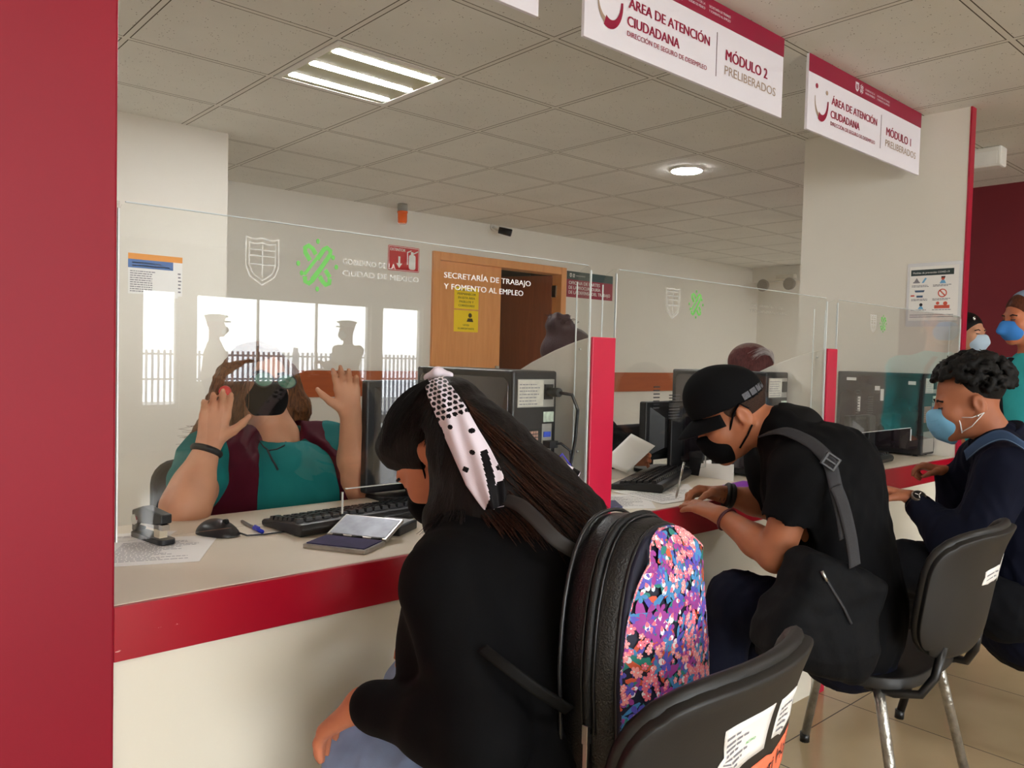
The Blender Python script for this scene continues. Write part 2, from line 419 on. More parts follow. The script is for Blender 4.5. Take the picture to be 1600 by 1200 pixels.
# dividers between the desks: cream boards with a crimson front edge
def divider(x0, x1, label):
    t = thing('desk_divider', label, 'desk divider', ((x0+x1)/2, 1.7, 0), 'dividers between the service desks')
    prof = [(YC+.004, 0), (2.10, 0), (2.10, .90), (2.04, .965), (1.97, 1.035), (1.89, 1.105), (1.80, 1.160), (1.73, 1.195), (1.65, 1.232), (1.56, 1.266), (1.48, 1.291), (YC+.004, 1.303)]
    put('board', MB().prism(prof, x0, x1, frame((0, 0, 0), (0, 1, 0), (0, 0, 1))), CREAM, t, bevel=.003)
    put('crimson_edge', MB().box((x0-.001, YC-.004, 0), (x1+.001, YC+.004, 1.303)), mat('bright crimson edge', rgb(196, 26, 62), rough=.35, var=.03), t, bevel=.002)
divider(1.542, 1.631, 'curved desk divider with crimson edge just past the woman in the scarf')
divider(2.822, 2.893, 'curved desk divider with crimson edge behind the man in the black cap')

# ---------------------------------------------------------------- acrylic screens
def acrylic_mat():
    k = N('clear acrylic'); t = k.t
    lw = k.n('ShaderNodeLayerWeight'); lw.inputs['Blend'].default_value = .5
    p5 = k.math('POWER', lw.outputs['Facing'], 5.0); f = k.math('ADD', k.math('MULTIPLY', p5, .95), .043)
    tr = k.n('ShaderNodeBsdfTransparent'); tr.inputs[0].default_value = (.985, .99, .985, 1)
    gl = k.n('ShaderNodeBsdfGlossy'); gl.inputs['Roughness'].default_value = .0
    mx = k.n('ShaderNodeMixShader'); k.l(f, mx.inputs[0]); k.l(tr.outputs[0], mx.inputs[1]); k.l(gl.outputs[0], mx.inputs[2])
    k.l(mx.outputs[0], k.o.inputs[0]); return k.m
ACR = acrylic_mat()
EDGE = mat('frosted acrylic edge', rgb(225, 232, 232), rough=.25, var=0)
def film_mat(name, c, a):
    k = N(name); k.b.inputs['Base Color'].default_value = c; k.b.inputs['Alpha'].default_value = a; k.b.inputs['Roughness'].default_value = .5
    return k.m
FROST = film_mat('frosted white film', rgb(235, 235, 232), .45); FWHITE = film_mat('white vinyl lettering', rgb(240, 240, 238), .8)
FGREEN = mat('green vinyl', rgb(104, 190, 84), rough=.5, var=.02); FGREY = film_mat('worn grey lettering', rgb(170, 160, 150), .35)
def emblem_x(mb, fr, s, mi=0):
    """looped cross emblem: two strands per diagonal with hooked ends, drops around it"""
    def ring(cx, cy, r, rot=0):
        mb.prism([((cx+r*.75*math.cos(2*math.pi*k/10))*s, (cy+r*math.sin(2*math.pi*k/10))*s) for k in range(10)], 0, .0008, fr, mi)
    lift = [.0003]
    def stroke(pts, w):
        P = [A(*p)*s for p in pts]
        L, R = [], []
        for i in range(len(P)):
            t = P[min(i+1, len(P)-1)]-P[max(i-1, 0)]; t /= np.linalg.norm(t); n = A(-t[1], t[0])*w*s/2; L.append(P[i]+n); R.append(P[i]-n)
        lift[0] += .00012; z = lift[0]
        for i in range(len(P)-1):
            mb.add([fr((*R[i], z)), fr((*R[i+1], z)), fr((*L[i+1], z)), fr((*L[i], z))], [(0, 1, 2, 3)], mi)
    w = .215
    stroke([(-.62, -.55), (-.60, -.78), (-.42, -.86), (-.26, -.72), (.62, .52), (.64, .72), (.46, .84), (.30, .74), (-.02, .26)], w)
    stroke([(-.62, -.50), (-.62, -.44), (.04, .42)], w*.0+.15)
    stroke([(.62, -.55), (.60, -.78), (.42, -.86), (.26, -.72), (.10, -.48)], w)
    stroke([(-.10, .48), (-.26, .72), (-.46, .84), (-.64, .72), (-.62, .52), (-.38, .18)], w)
    stroke([(.62, -.50), (.38, -.18)], w)
    stroke([(.22, .0), (-.30, -.66)], .0+.15)
    for cx, cy in ((0, 1.08), (0, -1.08), (.95, .0), (-.95, .0), (.78, .42), (-.78, -.42)): ring(cx, cy, .12)
def shield(mb, fr, w, h, lw, mi=0):
    pts = [(-w, h), (-w*.5, h*.92), (0, h), (w*.5, h*.92), (w, h), (w, -.2*h), (w*.75, -.65*h), (0, -h), (-w*.75, -.65*h), (-w, -.2*h)]
    n = len(pts)
    for sc in (1.0, .8):
        for i in range(n):
            a, b_ = A(*pts[i])*sc, A(*pts[(i+1) % n])*sc; a2, b2 = a*(1-lw), b_*(1-lw)
            mb.add([fr((*a, .0004)), fr((*b_, .0004)), fr((*b2, .0004)), fr((*a2, .0004))], [(0, 1, 2, 3)], mi)
    for yy in (-.15, .2, .45): mb.add([fr((-w*.75, h*yy, .0004)), fr((w*.75, h*yy, .0004)), fr((w*.75, h*yy+.05*h, .0004)), fr((-w*.75, h*yy+.05*h, .0004))], [(0, 1, 2, 3)], mi)
    mb.add([fr((-.04*w, -h*.6, .0004)), fr((.04*w, -h*.6, .0004)), fr((.04*w, h*.7, .0004)), fr((-.04*w, h*.7, .0004))], [(0, 1, 2, 3)], mi)
def screen(x0, x1, slot, label, ztop=1.489, zbot=.918):
    """upright acrylic sheet with a pass-through notch and two flanges bent back along the dividers"""
    t = thing('acrylic_screen', label, 'acrylic screen', ((x0+x1)/2, YC, zbot), 'acrylic screens over the counter')
    s0, s1, sz = slot; th = .004; yy = YC+.004
    poly = [(x0, zbot), (s0, zbot), (s0, sz-.012), (s0+.004, sz-.003), (s0+.012, sz), (s1-.012, sz), (s1-.004, sz-.003), (s1, sz-.012), (s1, zbot), (x1, zbot), (x1, ztop-.02), (x1-.006, ztop-.006), (x1-.02, ztop), (x0+.02, ztop), (x0+.006, ztop-.006), (x0, ztop-.02)]
    fr = frame((0, yy, 0), (1, 0, 0), (0, 0, 1), (0, 1, 0))
    put('sheet', MB().prism(poly[::-1], 0, th, fr), ACR, t)
    e = MB()
    for a, c in ((x0, x0+.0025), (x1-.0025, x1)): e.box((a, yy-.0006, zbot), (c, yy+th+.0006, ztop-.012))
    e.box((x0+.012, yy, ztop-.0012), (x1-.012, yy+th, ztop+.0006))
    e.box((s0-.0012, yy-.0004, zbot), (s0+.0006, yy+th+.0004, sz-.006)).box((s1-.0006, yy-.0004, zbot), (s1+.0012, yy+th+.0004, sz-.006)).box((s0+.006, yy-.0004, sz-.0005), (s1-.006, yy+th+.0004, sz+.0012))
    put('polished_edge', e, EDGE, t)
    fl = .05
    for xx, sg in ((x0, 1), (x1-th, -1)):
        pp = [(yy+th, zbot), (yy+fl, zbot), (yy+fl, ztop-.04), (yy+fl-.012, ztop-.012), (yy+fl-.035, ztop), (yy+th, ztop)]
        f = put('flange', MB().prism(pp, xx, xx+th, frame((0, 0, 0), (0, 1, 0), (0, 0, 1))), ACR, t)
        bb = MB()
        for zz in (zbot+.08, 1.27):
            bb.lathe([(.004, 0), (.004, .003), (.002, .004)], frame((xx+(th if sg > 0 else 0), yy+.03, zz), (0, 1, 0), (0, 0, 1), (sg, 0, 0)), 8)
        put('screw', bb, MET, f)
        put('flange_edge', MB().box((xx, yy+fl-.001, zbot), (xx+th, yy+fl+.0008, ztop-.04)), EDGE, f)
    return t
def decals(t, cx, s, words=True, g=1.0):
    yy = YC+.0032; fr0 = frame((0, yy, 0), (1, 0, 0), (0, 0, 1), (0, -1, 0))
    b = MB(); emblem_x(b, frame((cx, yy, 1.416), (1, 0, 0), (0, 0, 1), (0, -1, 0)), s); put('green_emblem', b, FGREEN, t)
    b = MB(); shield(b, frame((cx-.113*g, yy, 1.412), (1, 0, 0), (0, 0, 1), (0, -1, 0)), .033*g, .045*g, .07); put('frosted_shield', b, FROST, t)
    if words:
        b = MB(); text_into(b, 'GOBIERNO DE LA', fr0, .125*g, .011*g, cx+.055*g, 1.424, bold=.01); text_into(b, 'CIUDAD DE MÉXICO', fr0, .185*g, .011*g, cx+.055*g, 1.401, bold=.01); put('frosted_lettering', b, FROST, t)
        b = MB(); text_into(b, 'SECRETARÍA DE TRABAJO', fr0, .262, .0125, cx+.308, 1.418, bold=.012); text_into(b, 'Y FOMENTO AL EMPLEO', fr0, .238, .0125, cx+.308, 1.393, bold=.012); put('white_lettering', b, FWHITE, t)
s1 = screen(.386, 1.538, (.815, 1.30, .968), 'clear acrylic screen in front of the clerk in burgundy'); decals(s1, .749, .043)
s2 = screen(1.636, 2.818, (2.08, 2.5, .982), 'clear acrylic screen in front of the man in the black cap'); decals(s2, 2.0, .036, False)
b = MB(); fr0 = frame((0, YC+.0032, 0), (1, 0, 0), (0, 0, 1), (0, -1, 0))
text_into(b, 'SECRETARÍA DE TRABAJO', fr0, .2, .009, 2.30, 1.428, bold=.0); text_into(b, 'Y FOMENTO AL EMPLEO', fr0, .24, .009, 2.29, 1.41); put('worn_lettering', b, FGREY, s2)
s3 = screen(2.898, 4.146, (3.0, 3.62, .975), 'clear acrylic screen next to the cream partition with the hygiene poster'); decals(s3, 3.29, .03, False, .8)

# ---------------------------------------------------------------- hanging signs
SW = mat('white sign board', rgb(236, 232, 240), rough=.45, var=.01); SR = mat('crimson sign print', rgb(150, 14, 56), rough=.45, var=.02)
ST = mat('taupe sign print', rgb(172, 148, 130), rough=.5, var=.02); SG = mat('thin grey rule', rgb(120, 100, 105), rough=.5, var=0)
def arc(mb, fr, cx, cy, r, a0, a1, w0, w1, mi):
    n = 14
    for i in range(n):
        q = [math.radians(a0+(a1-a0)*k/n) for k in (i, i+1)]; ww = [w0+(w1-w0)*k/n for k in (i, i+1)]
        pts = [fr((cx+(r-ww[0])*math.cos(q[0]), cy+(r-ww[0])*1.35*math.sin(q[0]), .0008)), fr((cx+r*math.cos(q[0]), cy+r*1.35*math.sin(q[0]), .0008)), fr((cx+r*math.cos(q[1]), cy+r*1.35*math.sin(q[1]), .0008)), fr((cx+(r-ww[1])*math.cos(q[1]), cy+(r-ww[1])*1.35*math.sin(q[1]), .0008))]
        mb.add(pts, [(0, 1, 2, 3)], mi)
def hanging_sign(x0, num, label, y=1.633, z0=2.186, z1=2.486):
    t = thing('hanging_sign', label, 'hanging sign', (x0+.55, y, z0), 'module signs hanging from the ceiling')
    put('board', MB().box((x0, y, z0), (x0+1.105, y+.012, z1)), SW, t, bevel=.001)
    fr = frame((x0, y-.0008, 0), (1, 0, 0), (0, 0, 1), (0, -1, 0))
    h = put('header_band', MB().box((x0, y-.0012, z1-.07), (x0+1.105, y, z1)), SR, t)
    fh = frame((x0, y-.0014, 0), (1, 0, 0), (0, 0, 1), (0, -1, 0))
    b = MB(); shield(b, frame((x0+.415, y-.0014, z1-.035), (1, 0, 0), (0, 0, 1), (0, -1, 0)), .016, .021, .25); emblem_x(b, frame((x0+.458, y-.0014, z1-.035), (1, 0, 0), (0, 0, 1), (0, -1, 0)), .018)
    text_into(b, 'GOBIERNO DE LA', fh, .095, .008, .492, z1-.032); text_into(b, 'CIUDAD DE MÉXICO', fh, .095, .008, .492, z1-.047, bold=.01)
    text_into(b, 'SECRETARÍA DE TRABAJO', fh, .13, .008, .61, z1-.032); text_into(b, 'Y FOMENTO AL EMPLEO', fh, .13, .008, .61, z1-.047)
    put('white_lettering', b, SW, h)
    b = MB(); arc(b, fr, .108, 2.318, .056, 170, 262, .004, .016, 1); arc(b, frame(fr((0, 0, .0003)), (1, 0, 0), (0, 0, 1), (0, -1, 0)), .108, 2.318, .060, 245, 368, .024, .010, 0)
    b.prism(circle(.067, 2.372, .010), 0, .0008, fr, 0); b.prism(circle(.152, 2.362, .009), 0, .0008, fr, 1); put('smile_emblem', b, [SR, ST], t)
    b = MB(); text_into(b, 'ÁREA DE ATENCIÓN', fr, .425, .031, .195, 2.326, bold=.035); text_into(b, 'CIUDADANA', fr, .262, .031, .19, 2.271, bold=.035)
    text_into(b, 'DIRECCIÓN DE SEGURO DE DESEMPLEO', fr, .418, .0155, .19, 2.240, bold=.012); text_into(b, 'MÓDULO %s' % num, fr, .272, .037, .72, 2.305, bold=.035)
    put('crimson_lettering', b, SR, t)
    b = MB(); text_into(b, 'PRELIBERADOS', fr, .338, .031, .715, 2.255, bold=.004); put('taupe_lettering', b, ST, t)
    put('rule', MB().box((x0+.663, y-.0012, 2.235), (x0+.666, y, 2.385)), SG, t)
    return t
hanging_sign(3.0, '1', 'white and crimson hanging sign reading MÓDULO 1, next to the cream partition')
hanging_sign(1.70, '2', 'white and crimson hanging sign reading MÓDULO 2, at the top of the photo')
x3 = U(841, 35, y=1.633)[0]-1.105
hanging_sign(x3, '', 'hanging sign of which only the lower right corner shows at the top edge')
# ================================================================ things on the walls
PAPER = mat('white paper', rgb(238, 236, 232), rough=.7, var=.015); INK = mat('printed black ink', rgb(38, 36, 40), rough=.7, var=0)
GREYINK = mat('printed grey ink', rgb(130, 128, 135), rough=.7, var=0)
def lines(mb, fr, x0, x1, ys, h, mi=0, ragged=.25, lift=.0004, words=True):
    """rows of small printed text, seen from too far to read: word-sized bars"""
    for y in ys:
        xe = x1-(x1-x0)*random.random()*ragged; x = x0
        while x < xe:
            w = min(xe-x, h*random.uniform(1.2, 4.5)) if words else xe-x
            mb.add([fr((x, y, lift)), fr((x+w, y, lift)), fr((x+w, y+h, lift)), fr((x, y+h, lift))], [(0, 1, 2, 3)], mi); x += w+h*.6
def sheet(name, label, cat, fr, w, h, m, th=.0012, group=None, loc=None, r=0):
    mb = MB(); mb.prism(rrect(0, 0, w, h, r) if r else rect(0, 0, w, h), -th, 0, fr)
    o = put(name, mb, m, loc=tuple(loc if loc is not None else fr((w/2, 0, 0)))); return tag(o, label, cat, group)
NY = FY-.0016
frw = lambda x, z, y=NY: frame((x, y, z), (1, 0, 0), (0, 0, 1), (0, -1, 0))
# fire extinguisher sign
t = thing('fire_extinguisher_sign', 'red EXTINTOR sign with a white extinguisher and arrow on the back wall', 'sign', (3.9, FY, 1.95))
fr = frw(3.735, 1.955)
RSG = mat('red sign plate', rgb(196, 22, 34), rough=.4, var=.02)
put('plate', MB().prism(rrect(0, 0, .325, .215, .012), -.001, .001, fr), RSG, t)
b = MB()
for (a, c_, e, f) in ((.008, .006, .317, .010), (.008, .205, .317, .209), (.006, .008, .010, .207), (.315, .008, .319, .207)): b.prism(rect(a, c_, e, f), .001, .0016, fr)
text_into(b, 'EXTINTOR', fr, .155, .024, .022, .170, bold=.03, lift=.001)
b.prism([(.085, .065), (.115, .025), (.145, .065), (.125, .065), (.125, .125), (.105, .125), (.105, .065)], .001, .0016, fr)
b.prism(rrect(.215, .02, .285, .15, .02), .001, .0016, fr); b.prism(rect(.235, .15, .262, .175), .001, .0016, fr); b.prism([(.262, .165), (.31, .19), (.31, .178), (.262, .155)], .001, .0016, fr); b.prism([(.195, .06), (.205, .06), (.205, .165), (.24, .18), (.24, .19), (.195, .172)], .001, .0016, fr)
put('white_symbol', b, PAPER, t)
# notices on the door leaf
YEL = mat('yellow card', rgb(250, 214, 20), rough=.6, var=.02); DKB = mat('dark brown print', rgb(70, 56, 20), rough=.7, var=0)
LY = FY+.0085
t = thing('door_notice', 'yellow notice with black words, upper of two on the orange door leaf', 'notice', (4.61, LY, 1.67)); fr = frw(4.468, 1.668, LY)
put('card', MB().prism(rect(0, 0, .288, .20), -.001, 0, fr), YEL, t)
b = MB()
for i, (s_, w_) in enumerate((('¡PROHIBIDO', .20), ('PERMANECER', .22), ('EN ESTA ÁREA', .2), ('PASILLOS Y', .17), ('CORREDORES!', .19))): text_into(b, s_, fr, w_, .020, .144, .165-i*.036, bold=.02, align='C')
put('lettering', b, DKB, t)
t = thing('door_notice', 'yellow notice with a small head symbol, lower of two on the orange door leaf', 'notice', (4.61, LY, 1.45)); fr = frw(4.468, 1.455, LY)
put('card', MB().prism(rect(0, 0, .288, .20), -.001, 0, fr), YEL, t)
b = MB(); b.prism(circle(.19, .155, .022, 14), 0, .0005, fr); b.prism([(.15, .095), (.23, .095), (.215, .128), (.165, .128)], 0, .0005, fr); put('head_symbol', b, DKB, t)
b = MB(); text_into(b, 'USTED', fr, .07, .016, .144, .055, align='C', bold=.02); text_into(b, 'ES IMPORTANTE', fr, .19, .016, .144, .022, align='C', bold=.02); put('lettering', b, DKB, t)
# plate of the filing office
t = thing('office_plate', 'maroon and dark green office plate on the back wall beside the office door', 'sign', (6.28, FY, 1.875)); fr = frw(5.925, 1.872)
put('plate', MB().prism(rect(0, 0, .72, .27), -.001, .002, fr), mat('maroon plate', rgb(150, 18, 52), rough=.45, var=.02), t)
put('header', MB().prism(rect(0, .185, .72, .27), .002, .0026, fr), mat('dark green header', rgb(32, 62, 62), rough=.45, var=.02), t)
b = MB()
for i, (s_, w_) in enumerate((('OFICINA DE PARTES', .48), ('DE LA PROCURADURÍA', .49), ('DE LA DEFENSA DEL TRABAJO', .65))): text_into(b, s_, fr, w_, .034, .03, .135-i*.05, bold=.014, lift=.0022)
shield(b, frame(fr((.055, .228, .003)), (1, 0, 0), (0, 0, 1), (0, -1, 0)), .014, .022, .3); emblem_x(b, frame(fr((.10, .228, .003)), (1, 0, 0), (0, 0, 1), (0, -1, 0)), .02)
text_into(b, 'CIUDAD DE MÉXICO', fr, .14, .012, .135, .222, lift=.0028); put('white_lettering', b, PAPER, t)
# beacon and camera
c = U(629, 330, y=5.62); t = thing('alarm_beacon', 'small amber alarm beacon hanging near the back wall', 'alarm light', (c[0], 5.62, c[2]-.09))
fr = frame((c[0], 5.62, CEIL-.001), (1, 0, 0), (0, -1, 0)); k_ = (CEIL-U(629, 349, y=5.62)[2])
put('base', MB().lathe([(.040, 0), (.042, .012), (.042, k_*.38)], fr, 18), mat('grey plastic', rgb(150, 148, 140), rough=.5), t)
AMB = mat('amber lens', rgb(236, 96, 16), rough=.2, var=.05, coat=.4)
b = MB().lathe([(.044, k_*.38), (.044, k_*.46), (.040, k_*.48), (.040, k_*.9), (.034, k_)], fr, 18); put('lens', b, AMB, t)
c0 = U(790, 362, y=5.62); c1 = U(770, 355, y=FY)
t = thing('security_camera', 'small bullet security camera above the office door', 'security camera', tuple(c0))
put('bracket', MB().tube([c1, (c0[0]-.03, 5.70, c0[2]+.02), (c0[0], 5.63, c0[2])], .012, 8).lathe([(.035, 0), (.035, .012)], frame((c1[0], FY-.001, c1[2]), (1, 0, 0), (0, 0, 1), (0, -1, 0)), 14), WHITE, t)
BLK = mat('black plastic', rgb(26, 26, 28), rough=.42, var=.08, bump=.05, bscale=400)
b = MB().tube([(c0[0]-.05, 5.66, c0[2]+.012), (c0[0]+.03, 5.58, c0[2]-.012), (c0[0]+.035, 5.575, c0[2]-.014)], [.03, .035, .032], 14); put('camera_body', b, BLK, t)
put('sun_shield', MB().box((-.07, -.035, .030), (.055, .035, .036), fr=frame((c0[0], 5.62, c0[2]), (.7, -.7, -.2), (.7, .7, 0))), WHITE, t)
# emergency lamp with two heads
t = thing('emergency_light', 'twin-head emergency light high on the end wall of the office', 'emergency light', tuple(U(1222, 440, x=9.40)))
a = U(1205, 436, x=9.36); b1 = U(1242, 432, x=9.36)
WP = mat('aged white plastic', rgb(206, 200, 184), rough=.5)
put('battery_box', MB().box((9.36, b1[1]+.02, b1[2]-.02), (9.445, a[1]-.06, min(a[2]+.05, 2.40))), WP, t, bevel=.008)
for p in (U(1206, 448, x=9.5), U(1238, 444, x=9.36)):
    h_ = put('lamp_head', MB().lathe([(.03, 0), (.075, .05), (.08, .09), (.07, .095)], frame((9.36, p[1], p[2]), (0, 1, 0), (0, 0, 1), (-1, 0, 0)), 16), mat('grey lamp head', rgb(150, 142, 130), rough=.45), t)
# white box on the hall ceiling past the red edge
p = U(1533, 234, z=CEIL); zb = U(1533, 266, y=p[1])[2]
t = thing('exit_lamp', 'small white lamp box under the hall ceiling just past the red partition edge', 'ceiling lamp', (p[0], p[1], zb))
put('housing', MB().box((p[0]-.05, p[1]-.12, zb), (p[0]+.05, p[1]+.12, CEIL-.001)), WHITE, t, bevel=.012)
put('lens', MB().box((p[0]-.054, p[1]-.10, zb+.015), (p[0]-.05, p[1]+.10, CEIL-.03)), mat('pale lens', rgb(236, 236, 232), rough=.3), t)
# posters
t = thing('office_poster', 'poster with an orange and blue heading taped to the office pillar', 'poster', (1.43, 4.58, 1.53)); fr = frame((1.293, 4.5785, 1.53), (1, 0, 0), (0, 0, 1), (0, -1, 0))
put('sheet', MB().prism(rect(0, 0, .285, .218), -.001, 0, fr), PAPER, t)
put('orange_band', MB().prism(rect(0, .186, .285, .218), 0, .0004, fr), mat('orange print', rgb(230, 150, 60), var=0), t); put('blue_band', MB().prism(rect(0, .140, .235, .186), 0, .0004, fr), mat('blue print', rgb(70, 110, 170), var=0), t)
b = MB(); lines(b, fr, .01, .14, [.012+.012*i for i in range(10)], .005); lines(b, fr, .02, .22, [.150, .165], .006); lines(b, fr, .26, .28, [.02+.02*i for i in range(6)], .008); put('small_print', b, GREYINK, t)
put('white_label', MB().prism(rect(.125, -.012, .262, .115), 0, .0009, fr), PAPER, t)
PX = 4.1488; pf = lambda y, z: frame((PX, y, z), (0, -1, 0), (0, 0, 1), (-1, 0, 0))
t = thing('health_poster', 'laminated hygiene poster with small pictures on the cream partition', 'poster', (4.15, 1.55, 1.47)); fr = pf(1.672, 1.473)
put('plastic_sleeve', MB().prism(rrect(-.012, -.03, .244, .285, .006), -.0008, 0, fr), mat('clear sleeve', rgb(214, 214, 216), rough=.2, var=.02), t)
put('sheet', MB().prism(rect(0, 0, .228, .268), 0, .0004, fr), PAPER, t)
put('dark_heading', MB().prism(rect(.006, .222, .206, .252), .0004, .0008, fr), mat('dark green print', rgb(24, 46, 46), var=0), t)
b = MB(); text_into(b, 'Medidas de prevención COVID-19', fr, .17, .009, .016, .232, lift=.0008); put('white_lettering', b, PAPER, t)
b = MB(); lines(b, fr, .012, .095, [.172, .166, .104, .098, .05], .0035, lift=.0006); lines(b, fr, .112, .205, [.172, .166, .104, .098, .05], .0035, lift=.0006); lines(b, fr, .006, .21, [.026, .016], .003, lift=.0006, words=False, ragged=0); put('small_print', b, GREYINK, t)
SKB = mat('sky blue print', rgb(110, 170, 210), var=0); SKR = mat('red print', rgb(206, 84, 62), var=0); SKN = mat('navy print', rgb(60, 90, 120), var=0)
def pict(n, m, polys):
    b = MB()
    for q in polys: b.prism(q, .0005, .0010, fr)
    put(n, b, m, t)
pict('tap_picture', GREYINK, [rect(.018, .186, .05, .192), [(.022, .192), (.046, .192), (.034, .212)]]); pict('bottle_picture', SKB, [[(.058, .186), (.068, .186), (.082, .208), (.074, .212)]])
pict('person_picture', SKB, [[(.142, .180), (.172, .180), (.164, .196), (.150, .196)]]); pict('head_picture', SKR, [circle(.157, .204, .008, 12)]); pict('hair_picture', INK, [rect(.149, .207, .167, .215)])
pict('distance_picture', SKN, [[(.03, .140), (.07, .140), (.074, .150), (.026, .150)], rect(.036, .114, .066, .124)]); pict('arrow_picture', SKR, [rect(.008, .120, .026, .127)])
ring = MB()
for i in range(16):
    q0, q1 = 2*math.pi*i/16, 2*math.pi*(i+1)/16; c_ = (.157, .133)
    ring.prism([(c_[0]+r_*math.cos(q), c_[1]+r_*math.sin(q)) for r_, q in ((.021, q0), (.021, q1), (.016, q1), (.016, q0))], .0005, .001, fr)
ring.prism([(.142, .145), (.146, .149), (.172, .121), (.168, .117)], .0005, .001, fr); put('forbidden_picture', ring, SKR, t)
pict('cough_picture', SKB, [[(.045, .056), (.072, .056), (.064, .070), (.053, .070)]]); pict('cough_head_picture', INK, [circle(.059, .078, .008, 10)]); pict('hands_picture', SKR, [rect(.122, .058, .192, .074), circle(.137, .084, .008, 10), circle(.172, .082, .01, 10)])

# ================================================================ computers
GLB = mat('glossy black side panel', rgb(44, 36, 40), rough=.12, var=.03, spec=.6, coat=.3); STEEL = mat('zinc rear panel', rgb(168, 166, 160), rough=.4, var=.06, metal=.6)
LAB = mat('grey label print', rgb(196, 192, 180), rough=.6, var=.1, vscale=60)
def tower(x0, y0, label, cables, sticks=(), z=TOP):
    w, dp, h = .158, .43, .40
    t = thing('computer_tower', label, 'computer', (x0+w/2, y0+dp/2, z), 'computer towers beside the desk dividers')
    for (a, c_) in ((.02, .03), (w-.03, .03), (.02, dp-.05), (w-.03, dp-.05)): put('rubber_foot', MB().box((x0+a, y0+c_, z), (x0+a+.012, y0+c_+.02, z+.008)), BLK, t)
    put('case', MB().box((x0, y0+.004, z+.008), (x0+w, y0+dp, z+h)), BLK, t, bevel=.006)
    sp = put('side_panel', MB().prism(rrect(y0+.02, z+.03, y0+dp-.02, z+h-.018, .022), 0, .003, frame((x0, 0, 0), (0, 1, 0), (0, 0, 1), (-1, 0, 0))), GLB, t, bevel=.001)
    r = frame((x0, y0+.004, z), (1, 0, 0), (0, 0, 1), (0, -1, 0))
    ps = put('power_supply', MB().prism(rect(.014, .305, .145, .378), 0, .003, r), STEEL, t)
    put('spec_label', MB().prism(rect(.016, .308, .105, .376), .003, .0036, r), LAB, ps)
    b = MB(); lines(b, r, .020, .100, [.312+.0085*i for i in range(7)], .003, lift=.0038); put('small_print', b, GREYINK, ps)
    put('power_socket', MB().prism(rect(.108, .325, .138, .365), .003, .007, r), BLK, ps)
    g = MB()
    for i in range(9):
        for j in range(9): g.prism(rect(.014+i*.0088, .165+j*.0088, .0205+i*.0088, .1715+j*.0088), .0, .0022, r)
    put('vent_grille', g, mat('grille copper grey', rgb(176, 138, 122), rough=.5), t)
    put('port_plate', MB().prism(rect(.105, .13, .14, .26), 0, .002, r), STEEL, t)
    for k_, (m_, z_) in enumerate(((mat('blue port', rgb(50, 80, 190), var=0), .225), (BLK, .20), (mat('green port', rgb(70, 170, 80), var=0), .175))): put('port', MB().prism(rect(.11, z_, .135, z_+.014), .002, .005, r), m_, t)
    put('licence_sticker', MB().prism(rect(.108, .265, .146, .292), .002, .0028, r), mat('pastel sticker', rgb(190, 205, 190), var=.3, vscale=90), t)
    put('expansion_slots', MB().prism(rect(.014, .02, .14, .12), 0, .002, r), STEEL, t)
    if sticks:
        for (a, c_, e, f) in sticks: put('paper_sticker', MB().prism(rect(a, c_, e, f), .003, .0036, frame((x0, y0, z), (0, 1, 0), (0, 0, 1), (-1, 0, 0))), PAPER, sp)
    if cables:
        b = MB().tube([r((.123, .345, .006)), r((.123, .345, .045))], .012, 10).tube([r((.123, .345, .04)), r((.150, .34, .065)), r((.168, .30, .07)), r((.172, .22, .06)), r((.165, .14, .05)), r((.168, .09, .05)), r((.15, .004, .06))], .0045, 8)
        tag(put('power_cable', b, BLK, t), 'black power cable')
        b = MB().tube([r((.12, .207, .006)), r((.14, .210, .04)), r((.165, .19, .05)), r((.168, .13, .055)), r((.160, .05, .05)), r((.15, .004, .05))], .0035, 8).prism(rect(.108, .198, .138, .216), .004, .03, r); put('usb_cable', b, BLK, t)
        BLU = mat('blue cable', rgb(70, 62, 190), rough=.5)
        b = MB().tube([r((.12, .155, .006)), r((.125, .165, .05)), r((.150, .13, .06)), r((.158, .07, .055)), r((.15, .004, .07))], .0045, 8).prism(rect(.098, .140, .142, .168), .004, .04, r).tube([r((.11, .15, .03)), r((.13, .185, .055)), r((.155, .155, .06)), r((.175, .08, .05)), r((.185, .004, .05))], .003, 8)
        tag(put('video_cable', b, BLU, t), 'blue video cable')
        b = MB().tube([r((.12, .183, .006)), r((.11, .18, .03)), r((.05, .182, .035)), r((.03, .17, .03)), r((.10, .14, .04)), r((.118, .10, .035)), r((.11, .004, .04))], .003, 8); tag(put('network_cable', b, PAPER, t), 'white network cable')
    return t
tower(1.345, 1.503, 'black computer tower with cables at its back, behind the woman in the scarf', True)
tower(2.650, 1.56, 'black computer tower mostly hidden behind the man in the black cap', False)
tower(3.985, 1.515, 'black computer tower with paper stickers by the posted partition', False, ((.04, .345, .075, .362), (.33, .355, .38, .37), (.305, .20, .318, .275), (.19, .26, .206, .318), (.21, .31, .235, .332)))
